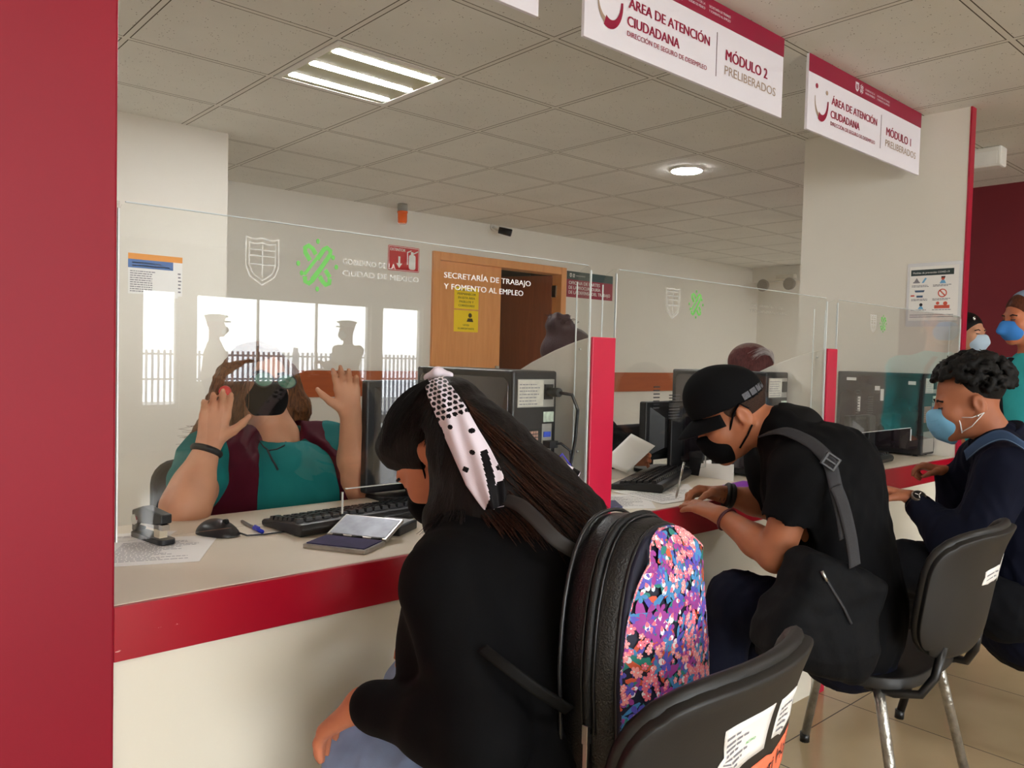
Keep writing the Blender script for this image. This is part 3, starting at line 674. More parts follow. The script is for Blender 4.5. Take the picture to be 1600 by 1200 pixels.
def monitor(x0, y0, label, w=.40, h=.335, lift=.035, rot=0.0, group='monitors seen from behind'):
    t = thing('monitor', label, 'monitor', (x0+w/2, y0+.03, TOP), group)
    f = frame((x0, y0, TOP), (math.cos(rot), math.sin(rot), 0), (-math.sin(rot), math.cos(rot), 0))
    put('casing', MB().box((0, .022, lift), (w, .055, lift+h), fr=f), BLK, t, bevel=.006)
    bk = MB(); a, c_ = .025, .02
    vs = [(a, .022, lift+c_), (w-a, .022, lift+c_), (w-a, .022, lift+h-c_), (a, .022, lift+h-c_), (a+.05, -.012, lift+.05), (w-a-.05, -.012, lift+.05), (w-a-.05, -.012, lift+h-.06), (a+.05, -.012, lift+h-.06)]
    bk.add([f(p) for p in vs], [(4, 5, 6, 7), (0, 1, 5, 4), (1, 2, 6, 5), (2, 3, 7, 6), (3, 0, 4, 7)]); put('back_shell', bk, BLK, t)
    b = MB()
    for k_ in range(18): b.box((a+.012, .004-.0+.010, lift+.05+k_*.0135), (a+.046, .018, lift+.0545+k_*.0135), fr=f)
    for k_ in range(10): b.box((a+.07, -.0145, lift+.15+k_*.011), (w-a-.07, -.012, lift+.154+k_*.011), fr=f)
    put('vent_slats', b, mat('grey black plastic', rgb(60, 60, 64), rough=.5), t)
    put('screen_panel', MB().box((.014, .055, lift+.018), (w-.014, .0565, lift+h-.014), fr=f), mat('dark screen', rgb(20, 22, 28), rough=.15), t)
    put('stand_neck', MB().box((w/2-.035, -.03, .012), (w/2+.035, -.012, lift+.16), fr=f), BLK, t, bevel=.004)
    put('stand_foot', MB().prism(rrect(w/2-min(.12,w*.4), -.04, w/2+min(.12,w*.4), .12, .05), 0, .014, f), BLK, t, bevel=.003)
monitor(1.225, 1.99, 'black monitor seen from behind, between the clerk and the woman in the scarf', w=.30, lift=.02, h=.335)
monitor(2.376, 1.88, 'black monitor seen from behind, left of the man in the black cap', w=.255, h=.225, lift=.05)
def keyboard(cx, cy, rot, label):
    t = thing('keyboard', label, 'keyboard', (cx, cy, TOP), 'black desktop keyboards')
    # local x along the length, local y towards the clerk's side (low edge)
    f = frame((cx, cy, TOP), (math.cos(rot), math.sin(rot), 0), (-math.sin(rot), math.cos(rot), 0))
    pf_ = [(-.085, .001), (.09, .001), (.094, .012), (.085, .018), (-.06, .033), (-.085, .030), (-.092, .018)]
    g = frame(f((-.225, 0, 0)), f((0, 1, 0))-f((0, 0, 0)), (0, 0, 1), f((1, 0, 0))-f((0, 0, 0)))
    put('case', MB().prism(pf_, 0, .45, g), BLK, t, bevel=.004)
    KEY = mat('black key plastic', rgb(30, 30, 33), rough=.35, var=.05)
    sl = (.033-.018)/(-.145); first = None
    rows = [(-.058, [.022]*18), (-.030, [.0195]*20), (-.010, [.0195]*20), (.010, [.0195]*20), (.030, [.0195]*20), (.050, None)]
    kb = MB(); n = 0
    mesh = None; src = None
    for (yy, ks) in rows:
        zz = .0255-sl*0+(.0105-(yy-.03)*.1034)-.0105+.000
        xs_ = []
        if ks is None: xs_ = [(-.21+.0, .028), (-.178, .024), (-.150, .024), (-.065, .115), (.012, .024), (.040, .028), (.085, .0195), (.105, .0195), (.125, .0195), (.152, .04), (.185, .0195), (.205, .0195)]
        else:
            k0 = -.213
            for q in range(len(ks)): xs_.append((k0+q*(.426/(len(ks)-1)), ks[q]))
        for (xx, ww) in xs_:
            if n >= 99: break
            if ks is not None and abs(ww-ks[0]) < 1e-6 and src is not None and ks[0] == .0195:
                o = src.copy(); COL.objects.link(o); o.parent = t
                o.location = V(tuple(f((xx, yy, zz))))-V(tuple(f((src['_lx'], src['_ly'], src['_lz']))))
            else:
                m_ = MB(); hw = ww/2-.0013; a_ = .0085
                vs = [(-hw, -a_, -.003), (hw, -a_, -.003), (hw, a_, -.003), (-hw, a_, -.003), (-hw+.002, -a_+.0015, .007), (hw-.002, -a_+.0015, .007), (hw-.002, a_-.0025, .007), (-hw+.002, a_-.0025, .007)]
                m_.add([f((p[0]+xx, p[1]+yy, p[2]+zz-p[1]*.10)) for p in vs], [(4, 5, 6, 7), (0, 1, 5, 4), (1, 2, 6, 5), (2, 3, 7, 6), (3, 0, 4, 7)])
                o = put('key', m_, KEY, t)
                if ks is not None and ks[0] == .0195: src = o; src['_lx'] = xx; src['_ly'] = yy; src['_lz'] = zz
            n += 1
    return t
keyboard(1.075, 1.80, .09, 'black keyboard between the mouse and the monitor on the first desk')
keyboard(2.245, 1.755, .42, 'black keyboard on the desk in front of the man in the black cap')
keyboard(3.46, 1.60, .05, 'black keyboard on the third desk, behind the back of the man in the cap')
# module 3 monitor: small, tilted
monitor(3.715, 1.72, 'small low black monitor on the third desk in front of the stickered tower', w=.25, h=.16, lift=.03, group=None)

# ================================================================ desk things
# mouse with cable
mc = A(.72, 1.835, TOP); t = thing('computer_mouse', 'black mouse on the first desk beside the stapler', 'mouse', tuple(mc))
ax = A(.06, -.11, 0); ax /= np.linalg.norm(ax); sd = np.cross((0, 0, 1), ax); f = frame(mc, ax, sd)
def mfn(u, v):
    q = math.pi*v; s_ = -1+2*u; w_ = .033*math.sqrt(max(0, 1-abs(s_)**2.6)); hh = .036*(1-(s_+.15)**2*.62)
    return f((.057*s_, -w_*math.cos(q), .002+hh*math.sin(q)**.8*(math.sqrt(max(0, 1-abs(s_)**4)))))
put('shell', MB().grid(mfn, 20, 14), mat('matte black mouse', rgb(34, 32, 34), rough=.35), t)
put('scroll_wheel', MB().tube([f((.022, -.004, .033)), f((.022, .004, .033))], .007, 10), BLK, t)
b = MB().tube([f((.056, 0, .012)), f((.075, .01, .004)), f((.10, .04, .003)), (.86, 1.765, TOP+.003), (.915, 1.745, TOP+.003), (.97, 1.76, TOP+.003)], .0022, 6); put('cable', b, BLK, t)
# pen
t = thing('pen', 'clear pen with a blue cap lying beside the mouse', 'pen', (.812, 1.86, TOP)); a, e = A(.817, 1.935, TOP+.0045), A(.808, 1.79, TOP+.0045)
dv = (e-a)/np.linalg.norm(e-a)
put('barrel', MB().tube([a, a+dv*.012, a+dv*.10], [.001, .004, .004], 8), mat('smoky clear barrel', rgb(120, 112, 108), rough=.2), t)
BLU2 = mat('blue cap', rgb(24, 50, 190), rough=.35); put('cap', MB().tube([a+dv*.095, a+dv*.148, e], [.0052, .005, .003], 8).box((.0985, -.0015, .003), (.13, .0015, .008), fr=frame(a, dv, np.cross((0, 0, 1), dv))), BLU2, t)
# papers under the stapler
def loose_sheet(name, label, pts, th=.0008, z=TOP, m=None, cat='paper', group=None, printed=True, ht=0.0006):
    c_ = np.mean(pts, axis=0); o = thing(name, label, cat, (c_[0], c_[1], z), group)
    put('sheet', MB().add([(p[0], p[1], z+ht) for p in pts]+[(p[0], p[1], z+ht+th) for p in pts], [(3, 2, 1, 0), (4, 5, 6, 7), (0, 1, 5, 4), (1, 2, 6, 5), (2, 3, 7, 6), (3, 0, 4, 7)]), m or PAPER, o)
    if printed:
        p = [A(*q) for q in pts]; ex = p[1]-p[0]; ey = p[3]-p[0]; w_, h_ = np.linalg.norm(ex), np.linalg.norm(ey)
        fr_ = lambda q: A(*(p[0]+ex*q[0]/w_+ey*q[1]/h_), z+ht+th+q[2])
        b_ = MB(); lines(b_, fr_, w_*.12, w_*.88, [h_*.12+i*.011 for i in range(int(h_*.75/.011))], .0035, lift=.0003, ragged=.5); put('print', b_, GREYINK, o)
    return o
loose_sheet('paper_sheet', 'white printed sheet on the first desk, under the stapler', [(.40, 1.70), (.60, 1.625), (.72, 1.83), (.52, 1.915)])
loose_sheet('paper_sheet', 'white sheet on the first desk, partly covered by the sheet with the stapler', [(.40, 1.86), (.56, 1.80), (.66, 1.93), (.46, 2.0)], ht=.0001, th=.0004)
# stapler
sc_ = A(.583, 1.86, TOP+.002); t = thing('stapler', 'black and chrome stapler standing on the white sheets', 'stapler', tuple(sc_))
ax = A(.17, -.985, 0); f = frame(sc_, ax, np.cross((0, 0, 1), ax)); CHR = mat('chrome', rgb(210, 210, 212), rough=.15, var=0, metal=1)
put('base', MB().prism(rrect(-.075, -.02, .07, .02, .015), 0, .012, f), BLK, t, bevel=.002)
put('magazine', MB().box((-.065, -.009, .03), (.055, .009, .042), fr=f), CHR, t)
put('arm', MB().prism([(-.075, .012), (-.06, .012), (-.045, .034), (.035, .040), (.058, .046), (.058, .066), (-.03, .074), (-.075, .06)], -.013, .013, frame(f((0, 0, 0)), ax, (0, 0, 1), np.cross(ax, (0, 0, 1)))), BLK, t, bevel=.003)
put('pivot', MB().tube([f((-.06, -.016, .04)), f((-.06, .016, .04))], .012, 12), CHR, t); put('spring_post', MB().box((.02, -.009, .012), (.045, .009, .04), fr=f), mat('cream spring block', rgb(210, 196, 170)), t)
# ink pad tin
t = thing('ink_pad_tin', 'open tin ink pad with a dark pad and shiny lid near the counter edge', 'ink pad', (.90, 1.57, TOP))
fa = A(.82, 1.606, 0); fb = A(.898, 1.473, 0); fc = A(1.0, 1.53, 0); ex = (fb-fa)/np.linalg.norm(fb-fa); ey = A(-ex[1], ex[0], 0)
f = frame(fa+A(0, 0, TOP), ex, ey); wd = .155; hd = .095
TIN = mat('worn tin', rgb(176, 172, 166), rough=.3, var=.12, vscale=40, metal=.7)
put('tin', MB().box((0, 0, 0), (wd, hd, .010), fr=f), TIN, t, bevel=.002); put('pad', MB().box((.006, .006, .010), (wd-.006, hd-.006, .0125), fr=f), mat('indigo felt', rgb(58, 52, 88), rough=.9, var=.15, vscale=40), t)
g = frame(f((0, hd, .011)), ex, ey*math.cos(.32)+A(0, 0, math.sin(.32)))
lid = put('lid', MB().box((0, .004, -.008), (wd, hd+.004, 0), fr=g), TIN, t, bevel=.002); put('lid_lining', MB().box((.006, .01, 0), (wd-.006, hd-.002, .001), fr=g), mat('dull mirror', rgb(150, 154, 164), rough=.5, var=.2, vscale=25, metal=.35), lid)
b = MB()
for k_ in range(3): b.tube([f((.02+k_*.05, hd, .012)), f((.045+k_*.05, hd, .012))], .004, 8)
put('hinge', b, BLK, t)
# closed pad box
t = thing('stamp_box', 'dark flat box with a grey top beside the ink pad tin', 'box', (1.08, 1.605, TOP)); f = frame((1.045, 1.592, TOP), (.085, .05, 0), (-.05, .085, 0))
put('box', MB().box((0, -.02, 0), (.10, .07, .022), fr=f), BLK, t, bevel=.003); put('grey_top', MB().box((.008, -.012, .022), (.092, .062, .0235), fr=f), mat('grey card', rgb(150, 150, 156)), t)
# second desk papers
for i, (pts, lb, hh) in enumerate((([(1.70, 1.55), (1.86, 1.44), (2.02, 1.60), (1.86, 1.72)], 'white form on the second desk next to the crimson divider edge', .0004),
        ([(1.93, 1.47), (2.10, 1.46), (2.14, 1.68), (1.97, 1.70)], 'printed form under the writing hand of the man in the cap', .0016),
        ([(2.02, 1.60), (2.16, 1.50), (2.32, 1.66), (2.18, 1.76)], 'white form lying farther back beside the keyboard on the second desk', .0004))):
    loose_sheet('paper_form', lb, pts, ht=hh)
t = loose_sheet('booklet', 'small navy booklet at the corner of the second desk', [(1.66, 1.56), (1.78, 1.50), (1.84, 1.58), (1.72, 1.64)], m=mat('navy cover', rgb(40, 44, 92)), cat='booklet', printed=False, th=.004, ht=.0016)
# standing card and dark boxes
t = thing('standing_card', 'white folded card with a dark line, standing on the second desk', 'card', (2.56, 1.71, TOP)); a, e = U(1092, 744, z=TOP), U(1146, 752, z=TOP)
ex = (e-a)/np.linalg.norm(e-a); f = frame(a, ex, (0, 0, 1)); wd = np.linalg.norm(e-a)
put('sheet', MB().prism([(0, 0), (wd, .0), (wd*1.0, .062), (.01, .05)], 0, .002, f), PAPER, t)
put('dark_line', MB().prism(rect(.02, .012, wd*.72, .022), .002, .0025, frame(f((0, 0, -.004)), ex, (0, 0, 1))), INK, t)
t = thing('card_box', 'black cardboard box behind the standing card on the second desk', 'box', (2.66, 1.84, TOP)); put('box', MB().box((2.52, 1.74, TOP), (2.605, 1.80, TOP+.085)), BLK, t, bevel=.002)
put('lid', MB().box((2.518, 1.738, TOP+.068), (2.607, 1.802, TOP+.088)), mat('dark card lid', rgb(40, 38, 42), rough=.6), t, bevel=.001)
put('white_label', MB().prism(rect(0, 0, .05, .05), 0, .001, frame((2.525, 1.739, TOP+.01), (1, 0, 0), (0, 0, 1), (0, -1, 0))), PAPER, t)
# sanitizer bottle
p = U(1331, 703, d=4.05); t = thing('sanitizer_bottle', 'clear pump bottle on the third desk', 'bottle', (3.50, 1.86, TOP)); f = frame((3.50, 1.86, TOP), (1, 0, 0), (0, 1, 0))
put('bottle', MB().lathe([(.03, 0), (.032, .004), (.032, .09), (.028, .105), (.012, .115), (.012, .125)], f, 18), mat('clear gel bottle', rgb(176, 190, 180), rough=.15), t)
put('pump', MB().lathe([(.013, .125), (.013, .14), (.005, .142), (.005, .165)], f, 12).box((-.03, -.006, .16), (.008, .006, .17), fr=f), mat('pale pump', rgb(200, 214, 224), rough=.4), t)
# purple phone at the edge of the second desk
p = A(2.36, YC+.03, TOP); t = thing('purple_case', 'purple case lying at the counter edge behind the man in the cap', 'case', tuple(p)); f = frame(p, (1, .1, 0), (-.1, 1, 0))
put('case', MB().prism(rrect(-.08, -.025, .08, .055, .01), 0, .024, f), mat('purple plastic', rgb(150, 70, 190), rough=.35), t, bevel=.003); put('clasp', MB().box((-.01, -.028, .008), (.01, -.024, .018), fr=f), PAPER, t)
# ================================================================ soft shapes: smooth unions of tapered limbs turned into one continuous mesh
def nrm(v): v = np.asarray(v, float); return v/(np.linalg.norm(v)+1e-12)
class SDF:
    def __init__(s, h): s.h = h; s.ops = []; s.nz = None
    def cone(s, a, b, ra, rb, k=.02, flat=None, op='u'): s.ops.append(('c', op, A(*a), A(*b), ra, rb, k, flat)); return s
    def ball(s, a, r, k=.02, op='u'): s.ops.append(('c', op, A(*a), A(*a)+1e-6, r, r, k, None)); return s
    def ell(s, c, rad, ax=None, k=.02, op='u'): s.ops.append(('e', op, A(*c), A(*rad), np.eye(3) if ax is None else np.array([nrm(q) for q in ax]), k)); return s
    def rbox(s, c, half, ax=None, rnd=.01, k=.02, op='u'): s.ops.append(('b', op, A(*c), A(*half), np.eye(3) if ax is None else np.array([nrm(q) for q in ax]), rnd, k)); return s
    def cut(s, p, n, k=.004): s.ops.append(('p', 'i', A(*p), nrm(n), k)); return s
    def chain(s, pts, rs, k=.02, flat=None):
        for i in range(len(pts)-1): s.cone(pts[i], pts[i+1], rs[i], rs[i+1], k, flat)
        return s
    def _bb(s, o):
        if o[0] == 'c': r = max(o[4], o[5])*(1.0 if not o[7] else 1.02); return np.minimum(o[2], o[3])-r, np.maximum(o[2], o[3])+r
        if o[0] == 'e': e = np.abs(o[4].T)@o[3]; return o[2]-e, o[2]+e
        if o[0] == 'b': e = np.abs(o[4].T)@(o[3]+o[5]); return o[2]-e, o[2]+e
    def field(s):
        h = s.h; lo = np.full(3, 1e9); hi = -lo
        for o in s.ops:
            if o[1] == 'u': a, b = s._bb(o); lo = np.minimum(lo, a); hi = np.maximum(hi, b)
        lo -= 4*h+.01; hi += 4*h+.01; n = np.ceil((hi-lo)/h).astype(int)+1
        D = np.full(n, .5, np.float32); ax = [lo[i]+h*np.arange(n[i]) for i in range(3)]
        for o in s.ops:
            k = o[-1] if o[0] != 'c' else o[6]
            if o[0] == 'p':
                d = ((ax[0]-o[2][0])*o[3][0])[:, None, None]+((ax[1]-o[2][1])*o[3][1])[None, :, None]+((ax[2]-o[2][2])*o[3][2])[None, None, :]
                D = np.maximum(D, d.astype(np.float32)); continue
            a, b = s._bb(o); m = k+3*h
            i0 = np.maximum(0, np.floor((a-m-lo)/h).astype(int)); i1 = np.minimum(n, np.ceil((b+m-lo)/h).astype(int)+1)
            if (i1 <= i0).any(): continue
            sl = tuple(slice(p, q) for p, q in zip(i0, i1))
            P = np.stack(np.meshgrid(*[ax[i][sl[i]] for i in range(3)], indexing='ij'), -1)
            if o[0] == 'c':
                A0, B0, ra, rb, fl = o[2], o[3], o[4], o[5], o[7]; Q = P-A0; BA = B0-A0; g = 1.0
                if fl is not None:
                    dr = nrm(fl[0]); f = fl[1]; Q = Q+(Q@dr)[..., None]*dr*(1/f-1); BA = BA+dr*np.dot(BA, dr)*(1/f-1); g = (1+f)/2
                t = np.clip((Q@BA)/(BA@BA+1e-12), 0, 1); d = (np.linalg.norm(Q-t[..., None]*BA, axis=-1)-(ra+(rb-ra)*t))*g
            elif o[0] == 'e':
                Q = (P-o[2])@o[4].T; k0 = np.linalg.norm(Q/o[3], axis=-1); k1 = np.linalg.norm(Q/(o[3]**2), axis=-1); d = k0*(k0-1)/(k1+1e-9)
            else:
                Q = np.abs((P-o[2])@o[4].T)-o[3]; d = np.linalg.norm(np.maximum(Q, 0), axis=-1)+np.minimum(Q.max(-1), 0)-o[5]
            d = d.astype(np.float32); E = D[sl]
            if o[1] == 'u':
                hh = np.maximum(k-np.abs(E-d), 0)/k; D[sl] = np.minimum(E, d)-hh*hh*k/4
            else:
                hh = np.maximum(k-np.abs(E+d), 0)/k; D[sl] = np.maximum(E, -d)+hh*hh*k/4
        if s.nz:
            X, Y, Z = np.meshgrid(*ax, indexing='ij'); w = np.abs(D) < .05; D[w] += s.nz(X[w], Y[w], Z[w]).astype(np.float32)
        return D, lo
    def verts_faces(s):
        D, lo = s.field(); h = s.h; I = D < 0; n = np.array(D.shape)
        c = [(i, j, k) for i in (0, 1) for j in (0, 1) for k in (0, 1)]
        cnt = np.zeros(n-1, np.int8)
        for (i, j, k) in c: cnt += I[i:n[0]-1+i, j:n[1]-1+j, k:n[2]-1+k]
        act = np.argwhere((cnt > 0) & (cnt < 8)); idx = -np.ones(n-1, np.int64); idx[tuple(act.T)] = np.arange(len(act))
        acc = np.zeros((len(act), 3)); w = np.zeros(len(act))
        for a in range(3):
            for p in (0, 1):
                for q in (0, 1):
                    e0 = [0, 0, 0]; o = [x for x in range(3) if x != a]; e0[o[0]] = p; e0[o[1]] = q; e1 = list(e0); e1[a] = 1
                    d0 = D[tuple((act+e0).T)]; d1 = D[tuple((act+e1).T)]; m = (d0 < 0) != (d1 < 0)
                    t = np.where(m, d0/(d0-d1+1e-20), 0); pt = np.repeat(np.array(e0, float)[None], len(act), 0); pt[:, a] += t
                    acc += pt*m[:, None]; w += m
        V_ = lo+h*(act+acc/w[:, None]); F_ = []
        for a in range(3):
            b, c_ = (a+1) % 3, (a+2) % 3
            sl0 = [slice(None)]*3; sl1 = [slice(None)]*3; sl0[a] = slice(0, -1); sl1[a] = slice(1, None)
            i0 = I[tuple(sl0)]; i1 = I[tuple(sl1)]
            for e, flip in ((np.argwhere(i0 & ~i1), False), (np.argwhere(~i0 & i1), True)):
                e = e[(e[:, b] > 0) & (e[:, c_] > 0)]
                if not len(e): continue
                def cell(db, dc): q = e.copy(); q[:, b] -= db; q[:, c_] -= dc; return idx[tuple(q.T)]
                quad = np.stack([cell(1, 1), cell(0, 1), cell(0, 0), cell(1, 0)], 1)
                F_.append(quad[:, ::-1] if flip else quad)
        F_ = np.concatenate(F_); F_ = F_[(F_ >= 0).all(1)]
        return V_, F_
    def put(s, name, m, parent=None, loc=None, smooth=1):
        V_, F_ = s.verts_faces()
        for _ in range(smooth):
            acc = np.zeros_like(V_); w = np.zeros(len(V_))
            for i in range(4):
                a, b = F_[:, i], F_[:, (i+1) % 4]
                np.add.at(acc, a, V_[b]); np.add.at(w, a, 1); np.add.at(acc, b, V_[a]); np.add.at(w, b, 1)
            V_ = V_*.5+.5*acc/np.maximum(w, 1)[:, None]
        off = np.array(base_of(parent)) if parent else (A(*loc) if loc is not None else np.zeros(3))
        me = bpy.data.meshes.new(name); me.vertices.add(len(V_)); me.vertices.foreach_set('co', (V_-off).astype(np.float32).ravel())
        me.loops.add(F_.size); me.loops.foreach_set('vertex_index', F_.astype(np.int32).ravel())
        me.polygons.add(len(F_)); me.polygons.foreach_set('loop_start', np.arange(0, F_.size, 4, dtype=np.int32)); me.polygons.foreach_set('loop_total', np.full(len(F_), 4, np.int32))
        me.polygons.foreach_set('use_smooth', np.ones(len(F_), bool)); me.materials.append(m); me.update(calc_edges=True); me.validate()
        o = bpy.data.objects.new(name, me); COL.objects.link(o)
        if parent: o.parent = parent
        else: o.location = off
        return o
def folds(amp, wl, seed=0, n=4, aniso=(1, 1, .6)):
    r = np.random.RandomState(seed); ks = [nrm(r.randn(3))*aniso*2*math.pi/(wl*r.uniform(.7, 1.5)) for _ in range(n)]; ph = r.uniform(0, 6, n); k2 = [nrm(r.randn(3))*2*math.pi/(wl*2.5) for _ in range(n)]
    def f(X, Y, Z):
        o = 0
        for k, p, q in zip(ks, ph, k2): o = o+(np.abs(np.sin((X*k[0]+Y*k[1]+Z*k[2])+p+1.3*np.sin(X*q[0]+Y*q[1]+Z*q[2])))-.6)
        return o*amp/n*2
    return f
def skin(name, c): 
    if name in _M: return _M[name]
    k = N(name); f = k.noise(14, 4); lo = tuple(x*.88 for x in c[:3])+(1,); hi = tuple(min(1, x*1.08) for x in c[:3])+(1,)
    k.col(k.ramp(f, [(.3, lo), (.7, hi)])); k.b.inputs['Roughness'].default_value = .5; k.b.inputs['Subsurface Weight'].default_value = .08; k.b.inputs['Subsurface Radius'].default_value = (.012, .005, .003); k.b.inputs['Specular IOR Level'].default_value = .35
    k.bump(k.noise(260, 2), .06, .001); _M[name] = k.m; return k.m
def hairmat(name, c0, c1, rough=.42, stretch=(30, 30, 3)):
    k = N(name); mp = k.n('ShaderNodeMapping'); mp.inputs['Scale'].default_value = stretch; k.l(k.coord(), mp.inputs[0])
    f = k.noise(6, 4, .6, mp.outputs[0], .8); k.col(k.ramp(f, [(.3, c0), (.72, c1)])); k.b.inputs['Roughness'].default_value = rough; k.b.inputs['Specular IOR Level'].default_value = .2
    k.bump(f, .5, .004); return k.m
def cloth(name, c, wl=260, var=.12, rough=.85): return mat(name, c, rough=rough, var=var, vscale=9, bump=.2, bscale=wl, bdist=.001, spec=.12)
# ---- anatomy
def head_sdf(s, c, f, u, sc=1.0, nose=True, neck=None, ears=True, face=True):
    f = nrm(f); u = nrm(u-np.dot(u, f)*f); r = np.cross(f, u); g = lambda x, y, z: c+(r*x+f*y+u*z)*sc
    s.ell(g(0, -.012, .038), A(.074, .096, .086)*sc, (r, f, u), .03); s.ell(g(0, .028, -.035), A(.060, .068, .084)*sc, (r, f, u), .03)
    for e in (-1, 1):
        s.cone(g(e*.052, .0, -.045), g(e*.014, .072, -.098), .022*sc, .017*sc, .03); s.ball(g(e*.038, .060, -.028), .027*sc, .025)
    s.ball(g(0, .074, -.098), .018*sc, .02)
    if face:
        s.cone(g(-.036, .078, .020), g(.036, .078, .020), .012*sc, .012*sc, .015)
        for e in (-1, 1):
            s.ell(g(e*.032, .094, .001), A(.017, .014, .011)*sc, (r, f, u), .012, 's'); s.ell(g(e*.0315, .0775, .001), A(.0135, .0125, .0115)*sc, (r, f, u), .004)
        s.cone(g(0, .086, .012), g(0, .112, -.030), .008*sc, .0115*sc, .012)
        for e in (-1, 1): s.ball(g(e*.011, .098, -.033), .0085*sc, .008)
        s.cone(g(-.019, .085, -.062), g(.019, .085, -.062), .0075*sc, .0075*sc, .008); s.cone(g(-.015, .084, -.073), g(.015, .084, -.073), .008*sc, .008*sc, .006)
    if ears:
        for e in (-1, 1):
            ex = (nrm(r*e+f*-.25), nrm(f*.95+r*e*.25-u*.1), u)
            s.ell(g(e*.080, -.020, -.008), A(.0115, .021, .034)*sc, ex, .006); s.ell(g(e*.092, -.014, -.004), A(.007, .0105, .019)*sc, ex, .005, 's'); s.ball(g(e*.0745, -.008, -.036), .009*sc, .008)
    if neck is not None: s.cone(g(0, -.028, -.04), neck, .054*sc, .060*sc, .03)
    return g
def hand_sdf(s, w, fw, pn, side=1, curl=(.25, .3, .35, .4), thumb=.3, sc=1.0, spread=.08, tip=None):
    """w wrist, fw towards the fingertips, pn the way the palm faces, side=+1 puts the thumb along fw x pn"""
    fw = nrm(fw); pn = nrm(pn-np.dot(pn, fw)*fw); lat = np.cross(fw, pn)*side; w = A(*w); tips = []
    offs = (.030, .0105, -.0095, -.028); ln = (.070, .078, .072, .056); kn = (.086, .089, .085, .077)
    for i in range(4):
        k = w+(fw*kn[i]+lat*offs[i])*sc; s.cone(w+(lat*offs[i]*.55+fw*.008)*sc, k, .0165*sc, .0125*sc, .014)
        d = nrm(fw+lat*(offs[i]/.03)*spread); p = k; cu = curl[i] if hasattr(curl, '__len__') else curl
        for j, (fr_, r0, r1) in enumerate(((.45, .0105, .0092), (.31, .0092, .0083), (.24, .0083, .0066))):
            a = cu*(.9, 1.15, .8)[j]; d = nrm(d*math.cos(a)+pn*math.sin(a)-fw*0) if j == 0 else nrm(d*math.cos(a)+np.cross(np.cross(d, nrm(pn)), d)*0+rot_to(d, fw, pn)*math.sin(a))
            q = p+d*ln[i]*fr_*sc; s.cone(p, q, r0*sc, r1*sc, .0035); p = q
        tips.append(p)
    b = w+(fw*.022+lat*.022)*sc; d = nrm(fw*.62+lat*.72+pn*.25); p = b
    for j, (L, r0, r1) in enumerate(((.045, .0165, .0135), (.034, .0125, .0105), (.028, .0105, .0075))):
        if j: a = thumb*(.8 if j == 1 else 1.0); d = nrm(d*math.cos(a)+(nrm(pn*.55-lat*.6+fw*.35))*math.sin(a))
        q = p+d*L*sc; s.cone(p, q, r0*sc, r1*sc, .010 if j == 0 else .004); p = q
    tips.append(p); return tips
def rot_to(d, fw, pn):
    """unit vector at a right angle to d, on the curling side"""
    ax = nrm(np.cross(fw, pn)); return nrm(np.cross(ax, d))
def arm_sdf(s, sh, el, wr, r=(.050, .043, .042, .027), k=.02):
    s.cone(sh, el, r[0], r[1], k); m = A(*el)*.65+A(*wr)*.35; s.cone(el, m, r[1]*.96, r[2], k); s.cone(m, wr, r[2], r[3], k)
def torso_sdf(s, P, C, Nb, R, F, w=1.0, dpt=1.0, g=0.0, k=.05, belly=0.0):
    """pelvis P, chest C, neck base Nb, R to the person's right, F forward; g grows it for clothing"""
    up = nrm(C-P); R = nrm(R); Fq = nrm(np.cross(up, R)); Fq = Fq if np.dot(Fq, F) > 0 else -Fq; ax = (R, Fq, up)
    s.ell(P, (.165*w+g, .118*dpt+g, .13+g), (R, Fq, nrm(np.cross(R, Fq))), k); s.ell((P+C)/2+Fq*(.01+belly*.5), (.145*w+g, .105*dpt+g+belly, .17+g), ax, k+.02)
    s.ell(C, (.160*w+g, .112*dpt+g, .165+g), ax, k)
    s.cone(C+(Nb-C)*.5, Nb, .09+g, .058+g, k)
    return Fq
def leg_sdf(s, hip, kn, an, r=(.088, .062, .058, .040), k=.03):
    s.cone(hip, kn, r[0], r[1], k); m = A(*kn)*.68+A(*an)*.32; s.cone(kn, m, r[1]*.95, r[2], k); s.cone(m, an, r[2], r[3], k)
def shoe(parent, an, fw, m, sole):
    fw = nrm(A(fw[0], fw[1], 0)); z0 = .0; s = SDF(.007); lat = np.cross(fw, (0, 0, 1))
    s.ell((an[0]-fw[0]*.0, an[1]-fw[1]*.0, .06), (.045, .06, .05), (lat, fw, (0, 0, 1)), .03); s.ell((an[0]+fw[0]*.10, an[1]+fw[1]*.10, .035), (.045, .10, .038), (lat, fw, (0, 0, 1)), .04); s.cone((an[0], an[1], .06), (an[0], an[1], .11), .046, .048, .02)
    s.cut((0, 0, .012), (0, 0, -1)); o = s.put('shoe', m, parent)
    pts = [(A(an[0], an[1])+fw[:2]*y+lat[:2]*x) for x, y in ((-.042, -.06), (-.048, .05), (-.046, .14), (-.02, .20), (.02, .20), (.046, .14), (.048, .05), (.042, -.06))]
    put('sole', MB().prism([tuple(p) for p in pts], .001, .016, IDF), sole, o, bevel=.003)
